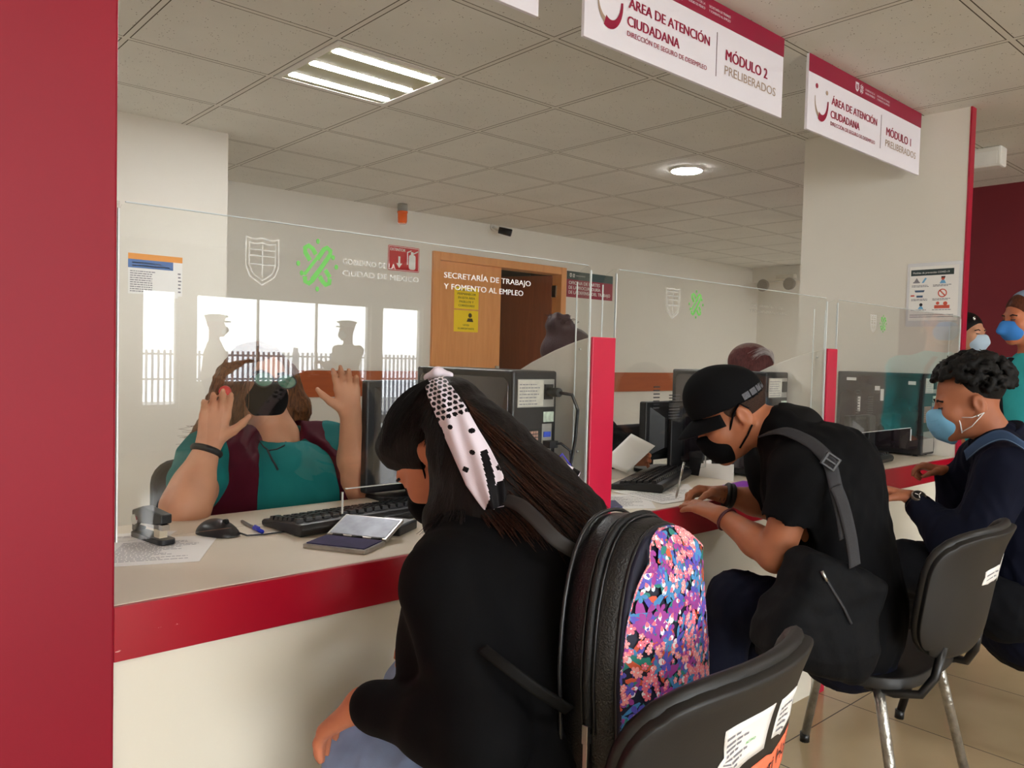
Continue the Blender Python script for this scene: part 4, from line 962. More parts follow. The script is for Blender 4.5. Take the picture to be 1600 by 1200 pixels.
def strands(name, guides, n, m, parent, r=.0012, jit=.012, seg=14, seed=1, taper=.3):
    """fine locks interpolated between guide curves, one mesh"""
    rs = np.random.RandomState(seed); G = []
    for g in guides:
        P = np.array(g, float); t = np.linspace(0, len(P)-1, seg)
        # Catmull-Rom through the guide points
        Q = []
        for x in t:
            i = min(int(x), len(P)-2); q = x-i; p0, p1, p2, p3 = P[max(i-1, 0)], P[i], P[i+1], P[min(i+2, len(P)-1)]
            Q.append(.5*((2*p1)+(-p0+p2)*q+(2*p0-5*p1+4*p2-p3)*q*q+(-p0+3*p1-3*p2+p3)*q**3))
        G.append(np.array(Q))
    mb = MB()
    for _ in range(n):
        i = rs.randint(len(G)-1); a = rs.rand(); c = G[i]*(1-a)+G[i+1]*a
        off = rs.randn(3)*jit; wv = rs.uniform(.2, 1.0)*jit*.5; ph = rs.uniform(0, 6)
        tt = np.linspace(0, 1, seg)[:, None]; c = c+off*(tt**.7)+np.sin(tt*rs.uniform(5, 12)+ph)*rs.randn(3)*wv*tt
        e = int(seg*rs.uniform(.75, 1.0)); c = c[:max(4, e)]
        mb.tube(c, [r*(1-(1-taper)*q) for q in np.linspace(0, 1, len(c))], 4, caps=False)
    return put(name, mb, m, parent)

from mathutils.bvhtree import BVHTree
_bv = {}
def on(o, px, py, lift=.003, d=None):
    """the point where a line of sight first meets the surface of o, lifted a little off it"""
    if o.name not in _bv:
        me = o.data; w = V(base_of(o)); _bv[o.name] = BVHTree.FromPolygons([v.co+w for v in me.vertices], [tuple(p.vertices) for p in me.polygons])
    v = V(tuple(nrm(A((px-800)/FOC, -(py-600)/FOC, 1.0)@RC))); h = _bv[o.name].ray_cast(V(tuple(CAM)), v)
    if h[0] is None: return U(px, py, d=d) if d else None
    return A(*h[0])-A(*v)*lift
# ================================================================ chairs
CHB = mat('charcoal moulded plastic', rgb(25, 24, 23), rough=.5, var=.06, bump=.12, bscale=300, bdist=.001)
WRAP = mat('chrome in clear film', rgb(168, 166, 160), rough=.28, var=.25, vscale=40, metal=.85, bump=.6, bscale=60, bdist=.006)
CHF = mat('black tube', rgb(18, 18, 19), rough=.35, var=.05)
def back_fn(f, W=.225, z0=.495, z1=.850, y0=-.262):
    zc, hh = (z0+z1)/2, (z1-z0)/2
    def fn(u, v, off=0.0):
        s_, t_ = 2*u-1, 2*v-1; m = max(abs(s_), abs(t_), 1e-9); dx, dz = s_/m, t_/m; q = max(1e-6, (abs(dx)**4.2+abs(dz)**4.2)**(1/4.2)); s2, t2 = s_/q, t_/q
        w_ = W*(1-.09*(1-(t2+1)/2)); y = y0+.055*s2*s2-.10*(t2*.5+.5)*.5+.03*(t2**4 if t2 > 0 else 0)*-1+.012*m**8
        return f((s2*w_, y+off, zc+t2*hh))
    return fn
def chair(x, y, rot, label, legm, stick=None, z0=.495, z1=.850):
    t = thing('visitor_chair', label, 'chair', (x, y, 0), 'black visitor chairs along the counter'); f = frame((x, y, 0), (math.cos(rot), math.sin(rot), 0), (-math.sin(rot), math.cos(rot), 0))
    fn = back_fn(f, z0=z0, z1=z1); bk = put('backrest', MB().grid(lambda u, v: fn(1-u, v, -.009), 26, 26, thick=.022), CHB, t, bevel=.004)
    rim = MB()
    pts = []
    for k in range(48):
        q = 2*math.pi*k/48; c_, s_ = math.cos(q), math.sin(q); m = max(abs(c_), abs(s_)); pts.append(fn(.5+.5*c_/m*.985, .5+.5*s_/m*.985, -.006))
    rim.tube(pts, .0115, 8, closed=True); put('backrest_rim', rim, CHB, t)
    def seat(u, v):
        s_, t_ = 2*u-1, 2*v-1; m = max(abs(s_), abs(t_), 1e-9); q = max(1e-6, (abs(s_/m)**4+abs(t_/m)**4)**.25); return f((.235*s_/q, .02+.225*t_/q, .462-.012*(1-(s_/q)**2)-.02*max(0, t_/q)**4+.012*max(0, -t_/q)**3))
    put('seat', MB().grid(seat, 20, 20, thick=.03), CHB, t, bevel=.004)
    fr = MB()
    for sx in (-1, 1):
        fr.tube([f((sx*.19, .20, .425)), f((sx*.19, -.17, .425)), f((sx*.17, -.225, .435)), f((sx*.15, -.250, .48)), f((sx*.14, -.262, .56))], .0115, 8)
    fr.tube([f((-.19, .10, .425)), f((.19, .10, .425))], .010, 8).tube([f((-.19, -.12, .425)), f((.19, -.12, .425))], .010, 8); put('seat_frame', fr, CHF, t)
    for sx in (-1, 1):
        for (ya, yb) in ((.17, .265), (-.13, -.235)):
            l_ = put('leg', MB().tube([f((sx*.19, ya, .428)), f((sx*.205, ya+(yb-ya)*.15, .39)), f((sx*.245, yb, .012))], .0135, 10), legm, t)
            put('foot_cap', MB().tube([f((sx*.243, yb-.001, .03)), f((sx*.246, yb, .0))], .0155, 10), CHF, l_)
    if stick:
        bv = BVHTree.FromPolygons([q.co+V((x, y, 0)) for q in bk.data.vertices], [tuple(q.vertices) for q in bk.data.polygons]); ey = nrm(f((0, 1, 0))-f((0, 0, 0)))
        def rear(u, v, lift):
            p = fn(u, v); h = bv.ray_cast(V(tuple(p-ey*.2)), V(tuple(ey))); return (A(*h[0]) if h[0] is not None else p-ey*.03)-ey*lift
        stick(t, rear)
    return t
def sticker(name, fn, u0, v0, u1, v1, m, parent, draw=None, skew=0.0):
    n = 8
    def p(u, v, lift=.0012): return fn(u0+(u1-u0)*u, v0+(v1-v0)*v+skew*u, lift)
    mb = MB(); mb.grid(lambda u, v: p(u, v), n, 6, thick=.0006); o = put(name, mb, m, parent)
    if draw:
        d = MB(); draw(d, lambda q: p(q[0], q[1], .0020)); return o, d
    return o, None
ORANGE = mat('orange card', rgb(248, 120, 84), rough=.6, var=.02)
def stick_near(t, fn):
    o, d = sticker('inventory_label', fn, .25, .66, .51, .84, PAPER, t, lambda d, f: lines(d, f, .06, .62, [.12, .22, .32, .44, .54, .64, .76], .045, ragged=.6, lift=0))
    put('small_print', d, GREYINK, o); d = MB(); sticker_q = lambda q: fn(.25+.26*q[0], .66+.18*q[1], .0022)
    text_into(d, 'ACTIVO', lambda q: sticker_q(q), .2, .06, .48, .42, bold=.02, depth=0); put('green_word', d, mat('green ink', rgb(90, 200, 100), var=0), o)
    o, d = sticker('inventory_label', fn, .56, .675, .78, .83, PAPER, t, lambda d, f: lines(d, f, .1, .9, [.12, .26, .4, .54, .68], .05, ragged=.6, lift=0)); put('small_print', d, GREYINK, o)
    o, d = sticker('orange_strip', fn, .29, .46, .81, .615, ORANGE, t); q_ = lambda q: fn(.29+.52*q[0], .46+.155*q[1], .0022)
    d = MB(); text_into(d, 'Oporti', q_, .44, .42, .20, .42, depth=0); text_into(d, 'Hoj', q_, .22, .42, .70, .46, depth=0); put('handwriting', d, INK, o)
def stick_far(t, fn):
    o, d = sticker('white_label', fn, .36, .56, .66, .68, PAPER, t, lambda d, f: lines(d, f, .1, .9, [.3, .6], .10, ragged=.2, lift=0)); put('small_print', d, GREYINK, o)
    o, d = sticker('white_label', fn, .67, .52, .84, .74, PAPER, t, lambda d, f: lines(d, f, .1, .9, [.2, .35, .5, .65], .06, ragged=.5, lift=0)); put('small_print', d, GREYINK, o)
    o, d = sticker('white_label', fn, .82, .82, .95, .92, PAPER, t, lambda d, f: lines(d, f, .1, .9, [.3, .6], .1, ragged=.2, lift=0)); put('small_print', d, mat('green ink', rgb(90, 200, 100), var=0), o)
# visitor_chair things
chair(.912, .868, .09, 'black chair with an orange strip and white labels on its back, nearest the camera', CHF, stick_near, z1=.862)
chair(2.22, .99, .03, 'black chair with film-wrapped chrome legs, under the man in the black cap', WRAP, stick_far, z0=.53)
chair(3.16, .90, .12, 'black chair with black legs, under the man in the navy jacket', CHF)
# ================================================================ woman in the foreground
def D(px, py, d): return U(px, py, d=d)
SK_A = skin('tan skin', rgb(196, 122, 90)); SK_B = skin('brown skin', rgb(172, 108, 76)); SK_C = skin('deep tan skin', rgb(168, 104, 74)); SK_D = skin('light tan skin', rgb(206, 150, 118))
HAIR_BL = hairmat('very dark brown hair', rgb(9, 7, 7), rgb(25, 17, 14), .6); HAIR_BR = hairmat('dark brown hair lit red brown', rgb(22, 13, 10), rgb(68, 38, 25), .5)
BLACKC = cloth('black knit', rgb(9, 9, 11)); BLACKT = cloth('black cotton', rgb(11, 11, 13)); DENIM = cloth('light blue denim', rgb(140, 160, 196), 500, .22); MASKB = cloth('black mask cloth', rgb(8, 8, 10), 400)
def person_root(name, label, s, m, base):
    o = s.put(name, m, None, base, smooth=1); return tag(o, label, 'person')
def woman():
    P = A(.86, .86, .565); C = A(.848, .985, .80); Nb = A(.875, 1.065, .955); F = nrm(A(-.42, .91, 0)); R = A(.91, .42, 0)
    shL = D(702, 915, 1.20); shR = A(1.01, 1.10, .90); elL = D(752, 1150, 1.08); wrL = D(566, 1100, 1.245); elR = A(1.02, 1.22, .70); wrR = A(.972, 1.235, .70)
    hpL = A(.79, .87, .545); hpR = A(.95, .92, .545); knL = D(574, 1188, 1.40); knR = A(.93, 1.30, .56); anL = A(.66, 1.22, .09); anR = A(.93, 1.26, .09)
    hc = D(692, 712, 1.53); b_ = math.radians(47); f = nrm(F*math.cos(b_)+A(0, 0, -math.sin(b_))); u = nrm(F*math.sin(b_)+A(0, 0, math.cos(b_)))
    s = SDF(.005); g = head_sdf(s, hc, f, u, 1.0, neck=Nb+A(0, 0, .0))
    torso_sdf(s, P, C, Nb, R, F, .85, .85, -.015)
    arm_sdf(s, shL, elL, wrL); arm_sdf(s, shR, elR, wrR); leg_sdf(s, hpL, knL, anL); leg_sdf(s, hpR, knR, anR)
    hL = nrm(D(506, 1140, 1.30)-wrL); hand_sdf(s, wrL, hL, A(.25, -.15, -1), 1 if np.dot(np.cross(hL, A(.25, -.15, -1)), R) > 0 else -1, (.22, .28, .34, .42), .25, 1.0, spread=.12)
    hR = nrm(A(-.9, .1, -.1)); hand_sdf(s, wrR, hR, A(0, .2, -1), 1 if np.dot(np.cross(hR, A(0, .2, -1)), F) > 0 else -1, .45, .4, .92)
    p = person_root('person', 'woman in black with a polka dot scarf in long dark hair, seated in front', s, SK_A, (P[0], P[1], 0))
    # sweater
    s = SDF(.006); torso_sdf(s, P+A(0, 0, .02), C, Nb-A(0, 0, .01), R, F, .9, .95, .012); arm_sdf(s, shL, elL, wrL+(elL-wrL)*.10, (.072, .058, .050, .036), .04); arm_sdf(s, shR, elR, wrR+(elR-wrR)*.1, (.072, .060, .055, .040), .045)
    s.cone(shL, Nb, .052, .05, .05); s.cone(shR, Nb, .052, .05, .05); s.ball(wrL+(elL-wrL)*.12, .037, .01); s.ell(C+F*.075-A(0, 0, .03), (.13, .07, .09), (R, F, (0, 0, 1)), .05)
    s.cone(A(*C)-F*.06+A(0, 0, .05), A(*P)-F*.03+A(0, 0, .10), .13, .13, .06)
    s.nz = folds(.003, .13, 3); s.put('sweater', BLACKC, p)
    # jeans
    s = SDF(.007); s.ell(P, (.165, .125, .13), (R, F, (0, 0, 1)), .04); leg_sdf(s, hpL, knL, anL, (.098, .074, .068, .055)); leg_sdf(s, hpR, knR, anR, (.098, .074, .068, .055)); s.nz = folds(.004, .06, 5); s.put('jeans', DENIM, p)
    SHO = mat('white trainer', rgb(214, 212, 208), rough=.5)
    for an in (anL, anR): shoe(p, an, F, SHO, SHO)
    # mask and strap
    s = SDF(.003); s.ell(g(0, .068, -.052), (.058, .055, .056), (np.cross(f, u), f, u), .01); s.cone(g(0, .112, -.03), g(0, .108, -.045), .012, .012, .03); s.cut(g(0, .10, -.012), u*1.0+f*-.25); s.cut(g(0, .032, 0), -f); m_ = s.put('face_mask', MASKB, p)
    b = MB()
    for e in (-1, 1): b.tube([g(e*.060, .035, -.035), g(e*.076, .008, -.005), g(e*.082, -.014, .024), g(e*.083, -.030, .010)], .0022, 6).tube([g(e*.058, .035, -.075), g(e*.07, .0, -.05), g(e*.080, -.020, -.034)], .0022, 6)
    put('ear_loops', b, MASKB, m_)
    b = MB()
    for e in (-1, 1): b.tube([g(e*.018, .090, .018), g(e*.034, .092, .024), g(e*.050, .078, .018)], .0032, 6)
    put('eyebrows', b, HAIR_BL, p); b = MB()
    for e in (-1, 1): b.tube([g(e*.020, .089, -.002), g(e*.032, .0935, -.006), g(e*.045, .083, -.003)], .0016, 6)
    put('eyelashes', b, INK, p); s = SDF(.0015); s.ball(g(-.087, -.006, -.032), .0045); s.put('earring', INK, p)
    # hair
    s = SDF(.005); ax = (np.cross(f, u), f, u)
    s.ell(g(0, -.022, .044), (.086, .106, .092), ax, .02); s.ell(g(0, .045, .075), (.068, .055, .045), ax, .03)
    s.cone(g(0, -.060, .03), g(0, -.075, -.05), .06, .05, .04)
    s.chain([D(706, 640, 1.47), D(765, 715, 1.43), D(835, 775, 1.38), D(896, 822, 1.34), D(925, 860, 1.33)], [.055, .072, .068, .054, .03], .05)
    s.chain([D(720, 700, 1.43), D(770, 790, 1.36), D(830, 860, 1.30), D(868, 940, 1.26)], [.07, .075, .06, .02], .05)
    s.chain([D(712, 770, 1.42), D(696, 815, 1.36), D(704, 850, 1.31)], [.035, .030, .010], .04)
    s.ell(g(0, .110, -.045), (.105, .100, .080), ax, .02, 's')
    for e in (-1, 1): s.ell(g(e*.098, -.026, -.010), (.034, .056, .050), ax, .010, 's')
    s.nz = folds(.003, .05, 8, 5, (1, 1, .35)); h_ = s.put('hair', HAIR_BL, p)
    G = [[D(705, 592, 1.47), D(768, 645, 1.46), D(848, 712, 1.44), D(913, 766, 1.40), D(948, 802, 1.36)], [D(735, 640, 1.38), D(800, 700, 1.33), D(860, 760, 1.29), D(915, 800, 1.28), D(940, 830, 1.28)], [D(730, 690, 1.36), D(780, 770, 1.29), D(830, 820, 1.25), D(870, 880, 1.22), D(895, 940, 1.22)], [D(725, 740, 1.36), D(750, 800, 1.29), D(790, 860, 1.22), D(830, 930, 1.19), D(850, 990, 1.19)]]
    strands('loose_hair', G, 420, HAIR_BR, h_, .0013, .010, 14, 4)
    G = [[D(706, 775, 1.36), D(684, 805, 1.32), D(668, 822, 1.30), D(655, 836, 1.30)], [D(712, 785, 1.32), D(700, 820, 1.28), D(684, 848, 1.25), D(672, 868, 1.24)], [D(726, 790, 1.30), D(722, 830, 1.24), D(726, 870, 1.20), D(738, 905, 1.18)]]
    strands('neck_locks', G, 90, HAIR_BL, h_, .0011, .007, 10, 5)
    G = []
    for a_, b2, c2, d2 in (((668, 592), (632, 612), (602, 650), (594, 696)), ((672, 600), (640, 632), (618, 668), (610, 712)), ((676, 612), (656, 640), (640, 662), (630, 684)), ((688, 640), (684, 668), (682, 690), (680, 708)), ((696, 655), (694, 690), (690, 726), (688, 756))):
        G.append([on(h_, *q, .0015, 1.45) for q in (a_, b2, c2, d2)])
    strands('combed_locks', G, 200, HAIR_BL, h_, .0010, .0022, 12, 6, .5)
    # scarf: white band with black dots over the crown and down the side
    WHT = cloth('white satin', rgb(236, 226, 238), 500, .04, .5); BLS = cloth('black satin print', rgb(18, 17, 20), 500, .04, .5)
    cl = [on(h_, *q, .010, 1.42) for q in ((678, 592), (688, 612), (703, 640), (719, 674), (738, 710), (757, 750), (774, 792))]
    wd = [.020, .026, .030, .032, .034, .034, .020]; sdv = RC[0]*.93+RC[1]*.30-RC[2]*.35
    def scarf(u, v):
        x = u*(len(cl)-1); i = min(int(x), len(cl)-2); q = x-i; p0, p1, p2, p3 = cl[max(i-1, 0)], cl[i], cl[i+1], cl[min(i+2, len(cl)-1)]
        c_ = .5*((2*p1)+(-p0+p2)*q+(2*p0-5*p1+4*p2-p3)*q*q+(-p0+3*p1-3*p2+p3)*q**3); w_ = wd[i]*(1-q)+wd[i+1]*q; t_ = 2*v-1
        return c_+nrm(sdv)*w_*t_-RC[2]*.016*(1-t_*t_)-RC[2]*.004*math.sin(6*t_+9*u)
    nu, nv = 150, 34; mb = MB().grid(scarf, nu, nv, thick=.004); mb.mi = [0]*len(mb.f)
    Lw = .30
    for i in range(nu):
        for j in range(nv):
            u_, v_ = (i+.5)/nu, (j+.5)/nv; x_, y_ = u_*Lw, (v_-.5)*.062; blk = False
            if u_ < .40:
                r_ = round(x_/.0125); yo = (r_ % 2)*.006; dx = x_-r_*.0125; dy = ((y_-yo)/.012) ; dy = (dy-round(dy))*.012; blk = dx*dx+dy*dy < .0048**2
            elif u_ < .93:
                for (cx, cy) in ((.135, -.012), (.155, .020), (.195, .003), (.222, -.020), (.236, .030), (.268, .012), (.262, .03)):
                    if (x_-cx)**2+(y_-cy)**2 < .0052**2: blk = True
                if .012-(u_-.70)*.06 < y_ < .026-(u_-.66)*.05 and u_ > .66: blk = True
            if u_ > .86 and y_ > .020-(u_-.86)*.35: blk = True
            if blk: mb.mi[i*nv+j] = 1
    sc_ = put('scarf', mb, [WHT, BLS], p)
    tl = [D(742, 622, 1.47), D(782, 660, 1.465), D(824, 698, 1.45), D(866, 726, 1.43), D(902, 744, 1.40)]; tw = [.010, .017, .017, .013, .010]
    def tail(u, v):
        x = u*4; i = min(int(x), 3); q = x-i; c_ = tl[i]*(1-q)+tl[i+1]*q; w_ = tw[i]*(1-q)+tw[i+1]*q; t_ = 2*v-1; return c_+nrm(RC[0]*.55+RC[1]*.8)*w_*t_-RC[2]*.008*(1-t_*t_)
    mb = MB().grid(tail, 40, 8, thick=.003); mb.mi = [0]*len(mb.f)
    for i in range(31, 40):
        for j in range(8): mb.mi[i*8+j] = 1 if (i > 36 or (i % 4 < 2 and j % 4 < 2)) else 0
    put('scarf_tail', mb, [WHT, BLS], sc_)
    s = SDF(.003); s.chain([D(668, 590, 1.52), D(684, 582, 1.50), D(704, 586, 1.49)], [.008, .010, .006], .008); s.put('scarf_fold', WHT, sc_)
    return p
woman()
# ---- backpack on her back
def backpack():
    LEA = mat('black pebbled leatherette', rgb(15, 15, 17), rough=.38, var=.1, bump=.7, bscale=330, bdist=.002, spec=.55)
    n = nrm(A(.12, -.993, 0)); x_ = A(-n[1], n[0], 0); o = A(.918, .700, .612)-n*.03       # n points away from her back, x_ across
    t = thing('backpack', 'black leatherette backpack with a tropical flower front on the back of the woman in black', 'backpack', tuple(o)); up = nrm(A(-.02, .05, 1)); f = frame(o, x_, up, n)
    Wd, H, Dp = .128, .415, .062
    def outline(k=28, g=0.0):
        pts = [(-Wd-g, -.0), (-Wd-g, .2)]
        return pts
    def prof(q):                                     # closed outline, arched top
        pts = []
        for i in range(40):
            a = 2*math.pi*i/40; c_, s_ = math.cos(a), math.sin(a); e = 2.6 if s_ > 0 else 5; r = (abs(c_)**e+abs(s_)**e)**(-1/e); pts.append((c_*r*(Wd-q)*(1.0-.16*max(0, s_)), .20+s_*r*(H/2-q)))
        return pts
    def loft(rings, m, name, parent=t, smooth=True):
        mb = MB(); vs = []; k = len(rings[0][0])
        for P_, h in rings: vs += [f((a, b, h)) for a, b in P_]
        fs = [(i*k+j, i*k+(j+1) % k, (i+1)*k+(j+1) % k, (i+1)*k+j) for i in range(len(rings)-1) for j in range(k)]; fs += [tuple(range(k-1, -1, -1)), tuple((len(rings)-1)*k+j for j in range(k))]
        mb.add(vs, fs, 0, smooth); return put(name, mb, m, parent)
    loft([(prof(.03), -.048), (prof(.004), -.038), (prof(0), -.01), (prof(0), .02), (prof(.004), .045), (prof(.02), .058), (prof(.035), .060)], LEA, 'body')
    # piping and zip
    PIP = mat('black piping', rgb(38, 38, 40), rough=.3)
    for q, h, nm in ((-.001, -.036, 'rear_piping'), (.008, .052, 'front_piping')): put(nm, MB().tube([f((a, b, h)) for a, b in prof(q)], .0032, 6, closed=True), PIP, t)
    z_ = [(a, b) for a, b in prof(-.0015)]; zp = [p for i, p in enumerate(z_) if 1 <= i <= 24]; ztape = MB()
    zp = [z_[i] for i in range(-4, 23)]
    ztape.tube([f((a, b, .012)) for a, b in zp], .006, 6, flat=1.0); put('zip', ztape, mat('black zip tape', rgb(12, 12, 13), rough=.6, bump=.5, bscale=500), t)
    lines_ = MB()
    for h in (.002, .022): lines_.tube([f((a, b, h)) for a, b in zp], .0016, 5)
    put('stitching', lines_, PIP, t)
    e = f((zp[-1][0]-.004, zp[-1][1], .012)); pl = put('zip_puller', MB().box((-.004, -.058, -.003), (.004, -.012, .003), fr=frame(e, n, (0, 0, 1))).box((-.005, -.014, -.005), (.005, .012, .005), fr=frame(e, n, (0, 0, 1))), MET, t, bevel=.001)
    # flower front: bulging panel and printed flowers
    pal = [rgb(24, 26, 50), rgb(246, 122, 140), rgb(40, 130, 120), rgb(92, 84, 190), rgb(250, 240, 246), rgb(70, 140, 196), rgb(214, 90, 60), rgb(255, 160, 160), rgb(160, 60, 150)]
    PM = [mat('flower print %s' % w, c, rough=.65, var=.10, vscale=60) for w, c in zip(('night', 'pink', 'teal', 'violet', 'white', 'blue', 'rust', 'blush', 'plum'), pal)]
    def P3(a, b, lift=0.0):
        # panel coordinates: a across, b up; follows the arched outline and bulges outward
        k = max(0, 1-(abs(a)/(Wd-.012))**3)*max(0, 1-(abs(b-.2)/(H/2-.012))**4); return f((a, b, .058+.028*k+lift))
    def inside(a, b):
        c_, s_ = a/(Wd-.007), (b-.2)/(H/2-.007); e = 2.6 if s_ > 0 else 5; return abs(c_/(1-.16*max(0, s_)))**e+abs(s_)**e < 1
    loft([(prof(.006), .054), (prof(.009), .060), (prof(.022), .066), (prof(.045), .078), (prof(.075), .084), (prof(.11), .087)], PM[0], 'flower_panel')
    mb = MB(); rs = np.random.RandomState(5)
    def S3(a, b, lift):
        q = 1-((abs(a)/(Wd))**2.4); d0 = min(Wd-.0-abs(a)/(1-.16*max(0, (b-.2)/(H/2))), H/2-abs(b-.2)); hs = np.interp(d0, [.006, .009, .022, .045, .075, .11], [.054, .060, .066, .078, .084, .087]); return f((a, b, hs+lift))
    def blob(pts, mi, lift):
        cl_ = []
        for a, b in pts:
            t_ = 1.0
            while not inside(a*t_, .2+(b-.2)*t_): t_ -= .015
            cl_.append((a*t_, .2+(b-.2)*t_))
        pts = cl_
        if inside(sum(p[0] for p in pts)/len(pts), sum(p[1] for p in pts)/len(pts)): mb.add([S3(a, b, lift) for a, b in pts], [tuple(range(len(pts)))], mi)
    def petal(cx, cy, an, L, w, mi, lift):
        c_, s_ = math.cos(an), math.sin(an); blob([(cx+c_*x-s_*y, cy+s_*x+c_*y) for x, y in ((0, 0), (L*.35, -w*.7), (L*.75, -w), (L, -w*.35), (L*.97, w*.35), (L*.7, w), (L*.3, w*.7))], mi, lift)
    lf = .0012
    for _ in range(800):                             # leaves
        petal(rs.uniform(-Wd, Wd), rs.uniform(0, H), rs.uniform(0, 6.3), rs.uniform(.014, .034), rs.uniform(.003, .006), rs.choice([2, 5, 3, 2, 5, 6, 8]), lf); lf += 5e-7
    for _ in range(280):                             # violet and white orchids
        cx, cy, r = rs.uniform(-Wd, Wd), rs.uniform(0, H), rs.uniform(.009, .016); a0 = rs.uniform(0, 6); c1 = rs.choice([3, 5, 8]); lf += 1e-6
        for k in range(5): petal(cx, cy, a0+k*1.2566, r, r*.3, c1 if k else 4, lf)
        petal(cx, cy, a0, r*.6, r*.22, 1, lf+3e-5)
    for _ in range(640):                             # small pink blossoms in sprays
        cx, cy, r = rs.uniform(-Wd, Wd), rs.uniform(0, H), rs.uniform(.004, .0072); a0 = rs.uniform(0, 6); c1 = rs.choice([1, 7, 7, 1, 7]); lf += 1e-6
        if math.sin(cx*48+math.sin(cy*25)*2)+math.sin(cy*33+1) < -.2: continue
        for k in range(5): petal(cx, cy, a0+k*1.2566, r, r*.36, c1, lf)
        petal(cx, cy, a0, r*.35, r*.25, 4, lf+3e-5)
    put('printed_flowers', mb, PM, t)
    # straps
    def strap(nm, pts, w, m=LEA, par=t):
        P_ = [A(*p) for p in pts]; mb = MB()
        def fn(u, v):
            x = u*(len(P_)-1); i = min(int(x), len(P_)-2); q = x-i; p0, p1, p2, p3 = P_[max(i-1, 0)], P_[i], P_[i+1], P_[min(i+2, len(P_)-1)]
            return .5*((2*p1)+(-p0+p2)*q+(2*p0-5*p1+4*p2-p3)*q*q+(-p0+3*p1-3*p2+p3)*q**3)+RC[0]*w*(v-.5)*.8+RC[1]*w*(v-.5)*.6
        mb.grid(fn, 30, 4, thick=.006); return put(nm, mb, m, par)
    strap('shoulder_strap', [D(905, 865, 1.17), D(868, 842, 1.165), D(838, 812, 1.19), D(815, 792, 1.22), D(790, 782, 1.26)], .022, mat('black webbing', rgb(44, 42, 42), rough=.7))
    strap('lower_strap', [D(752, 1012, 1.075), D(795, 1046, 1.05), D(840, 1080, 1.05), D(890, 1112, 1.08)], .016, mat('soft black strap', rgb(11, 11, 11), rough=.7, spec=.2))
    return t, strap
BP, strap_fn = backpack()
